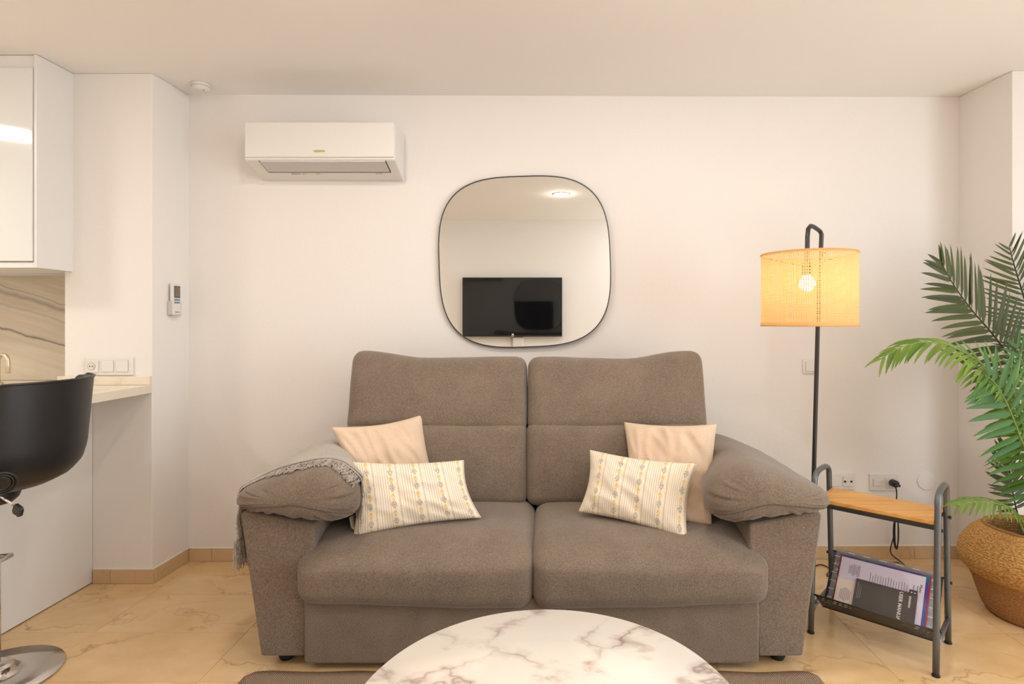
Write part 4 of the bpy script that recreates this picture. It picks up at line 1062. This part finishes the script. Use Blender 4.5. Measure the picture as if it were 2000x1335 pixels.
# long light frond arching left
frond([B0+Vector((-.02, -.03, 0)), W(2010, 930, 2.36), W(1999, 850, 2.30), W(1981, 775, 2.26), W(1958, 743, 2.24), W(1928, 719, 2.22), W(1893, 694, 2.20), W(1850, 673, 2.18), W(1800, 668, 2.16), W(1757, 679, 2.14), W(1720, 701, 2.12)], .155, (-.15, -.55, .8), 'leaf_light', 'stem_light', 36, 62, 22, .0155, .13, .30, .007, (1.15, .8), .5, curl=-.15, seed=3)
# second green frond, leaflets to the left
frond([B0+Vector((-.03, -.06, 0)), W(2006, 900, 2.30), W(1990, 848, 2.25), W(1976, 810, 2.22), W(1960, 775, 2.20), W(1943, 748, 2.18), W(1925, 733, 2.16)], .215, UPF, 'leaf_mid', 'stem_light', 17, 80, 50, .027, .05, .30, .006, (1, .9), .6, seed=4)
# small lower dark frond
frond([B0+Vector((-.02, .05, .02)), W(1993, 1030, 2.58), W(1981, 976, 2.58), W(1975, 942, 2.57), W(1971, 912, 2.56), W(1969, 880, 2.55)], .135, UPF, 'leaf_dark', 'stem_dark', 15, 84, 20, .017, -.02, .32, .005, (1, 1), .85, seed=5)
# low light frond to the left
frond([B0+Vector((-.05, -.06, 0)), W(1996, 1030, 2.36), W(1982, 998, 2.30), W(1955, 985, 2.24), W(1920, 980, 2.20), W(1890, 981, 2.17), W(1868, 986, 2.15)], .105, (-.1, -.5, .85), 'leaf_light', 'stem_light', 18, 58, 20, .012, .10, .26, .005, (1.05, .9), .6, curl=-.1, seed=6)
frond([B0+Vector((-.01, -.04, 0)), W(2012, 920, 2.34), W(1996, 830, 2.29), W(1972, 768, 2.25), W(1940, 735, 2.22), W(1905, 716, 2.20), W(1880, 712, 2.18)], .20, (-.1, -.85, .4), 'leaf_light', 'stem_light', 20, 74, 34, .019, .08, .32, .006, (1, .9), .6, seed=14)
# fronds that fill the crown toward the right edge
frond([B0+Vector((.0, -.02, 0)), W(2020, 900, 2.45), W(2018, 800, 2.42), W(2000, 720, 2.38), W(1985, 672, 2.36)], .20, UPF, 'leaf_mid', 'stem_light', 16, 70, 30, .017, .06, .35, .006, seed=7)
frond([B0+Vector((.04, 0, 0)), W(2060, 900, 2.45), W(2070, 780, 2.42), W(2085, 700, 2.38), W(2120, 640, 2.34)], .24, UPF, 'leaf_dark', 'stem_dark', 18, 70, 30, .018, .04, .35, .007, seed=8)
frond([B0+Vector((.05, -.04, 0)), W(2040, 990, 2.35), W(2060, 930, 2.25), W(2100, 900, 2.18), W(2150, 905, 2.1)], .2, (0, -.6, .8), 'leaf_mid', 'stem_light', 14, 70, 30, .017, .08, .35, .006, seed=9)
# ================================================================== BAR STOOL
SX, SY = -1.984, 2.058
bsn = thing('bar_stool', (SX, SY, 0), 'black leather bucket bar stool with a round chrome base at the left edge', 'bar stool')
C3 = Vector((SX, SY, 0))
MB().lathe([(0, .0), (.200, .0), (.207, .004), (.204, .009), (.10, .016), (.066, .020), (.064, .040), (.056, .048), (.035, .058), (.0, .058)], C3, 80).build('base', M['chrome'], bsn, True)
MB().rod(C3+Vector((0, 0, .05)), C3+Vector((0, 0, .42)), .025, 28).rod(C3+Vector((0, 0, .42)), C3+Vector((0, 0, .66)), .016, 24).build('column', M['chrome'], bsn, True)
fr_ = [C3+Vector((.03*math.cos(a0), .03*math.sin(a0), .40)) for a0 in (2.0,)]
fpts = [C3+Vector((-.02, -.03, .40))]+[C3+Vector((.01+.135*math.cos(a), -.02+.135*math.sin(a), .40)) for a in [PI*.60+1.15*PI*k/20 for k in range(21)]]+[C3+Vector((-.03, .03, .40))]
MB().tube(fpts, .010, 10).build('footrest', M['chrome'], bsn, True)
A0 = math.radians(10)
def wrapf(a):
    """1 where the back wall stands, 0 at the open front"""
    d_ = abs((a-A0+PI) % (2*PI)-PI); return 1-sm((d_-math.radians(50))/math.radians(36))
def shell(a, t, out):
    # t 0 bottom centre .. 1 rim ; out True for the outer face
    f = wrapf(a); zr = lerp(.80, 1.070, f); rr = lerp(.215, .290, f)
    ins = 0 if out else .030
    prof = [(.0, .668), (.09, .674), (.17, .694), (.222, .722), (.256, .765), (.270, .82)]
    if f > .02 or True:
        zt = [.82+(zr-.82)*k/4 for k in range(1, 5)]; prof += [(lerp(.270, rr, k/4), z) for k, z in zip(range(1, 5), zt)]
    x = t*(len(prof)-1); i = min(int(x), len(prof)-2); g = x-i; r = lerp(prof[i][0], prof[i+1][0], g); z = lerp(prof[i][1], prof[i+1][1], g)
    if not out:
        r = max(0, r-ins); 
        z = max(z, .745-.0*r) if t < .999 else z
    return C3+Vector((r*math.cos(a), r*math.sin(a), z))
na = 96; nt = 28
m = MB().grid(lambda u, v: shell(2*PI*u, v, True), na, nt).build('seat_shell', M['leather'], bsn, True, weld=True)
m = MB().grid(lambda u, v: shell(2*PI*u, v, False), na, nt).grid(lambda u, v: shell(2*PI*u, 1, True).lerp(shell(2*PI*u, 1, False), v), na, 2).build('seat_lining', M['leather'], bsn, True, weld=True)
MB().tube([shell(2*PI*k/96, 1, True)+Vector((0, 0, .002)) for k in range(96)], .0045, 8, True).build('piping', M['black_plastic'], bsn, True)
MB().lathe([(0, .630), (.06, .630), (.075, .645), (.085, .675), (0, .68)], C3, 32).build('swivel_plate', M['black_plastic'], bsn, True)
gp = W(2, 943, 1.862)
gd = Vector((gp.x-SX, gp.y-SY, 0)).normalized()+Vector((0, 0, -.3))
for rr in (.038, .030, .022):
    q = gd.to_track_quat('Z', 'Y'); MB().tube([gp+gd.normalized()*.004+q @ Vector((rr*math.cos(2*PI*k/28), rr*math.sin(2*PI*k/28), 0)) for k in range(28)], .004, 6, True).build('grommet_ring', M['black_plastic'], bsn, True)
la, lb_ = W(-40, 940, 1.95), W(24, 985, 1.86)
MB().rod(la, lb_, .0035, 8).build('lever', M['chrome'], bsn, True)
lc = W(34, 995, 1.85); ld = (lb_-la).normalized(); ls = ld.cross(Vector((0, 1, 0))).normalized()
m = MB(); vs = []
for y in (-.006, .006):
    for s, w2 in ((-.022, .010), (-.012, .017), (.004, .016), (.018, .017), (.030, .010)):
        vs += [lc+ld*s+ls*w2+Vector((0, y, 0)), lc+ld*s-ls*w2+Vector((0, y, 0))]
f = []
for b in (0, 10):
    for k in range(4): f.append((b+2*k, b+2*k+1, b+2*k+3, b+2*k+2))
for k in range(4): f += [(2*k, 2*k+2, 12+2*k, 10+2*k), (2*k+1, 2*k+3, 13+2*k, 11+2*k)]
f += [(0, 1, 11, 10), (8, 9, 19, 18)]
m.add(vs, f).build('lever_grip', M['black_plastic'], bsn, bevel=.003)
bpy.context.view_layer.update()
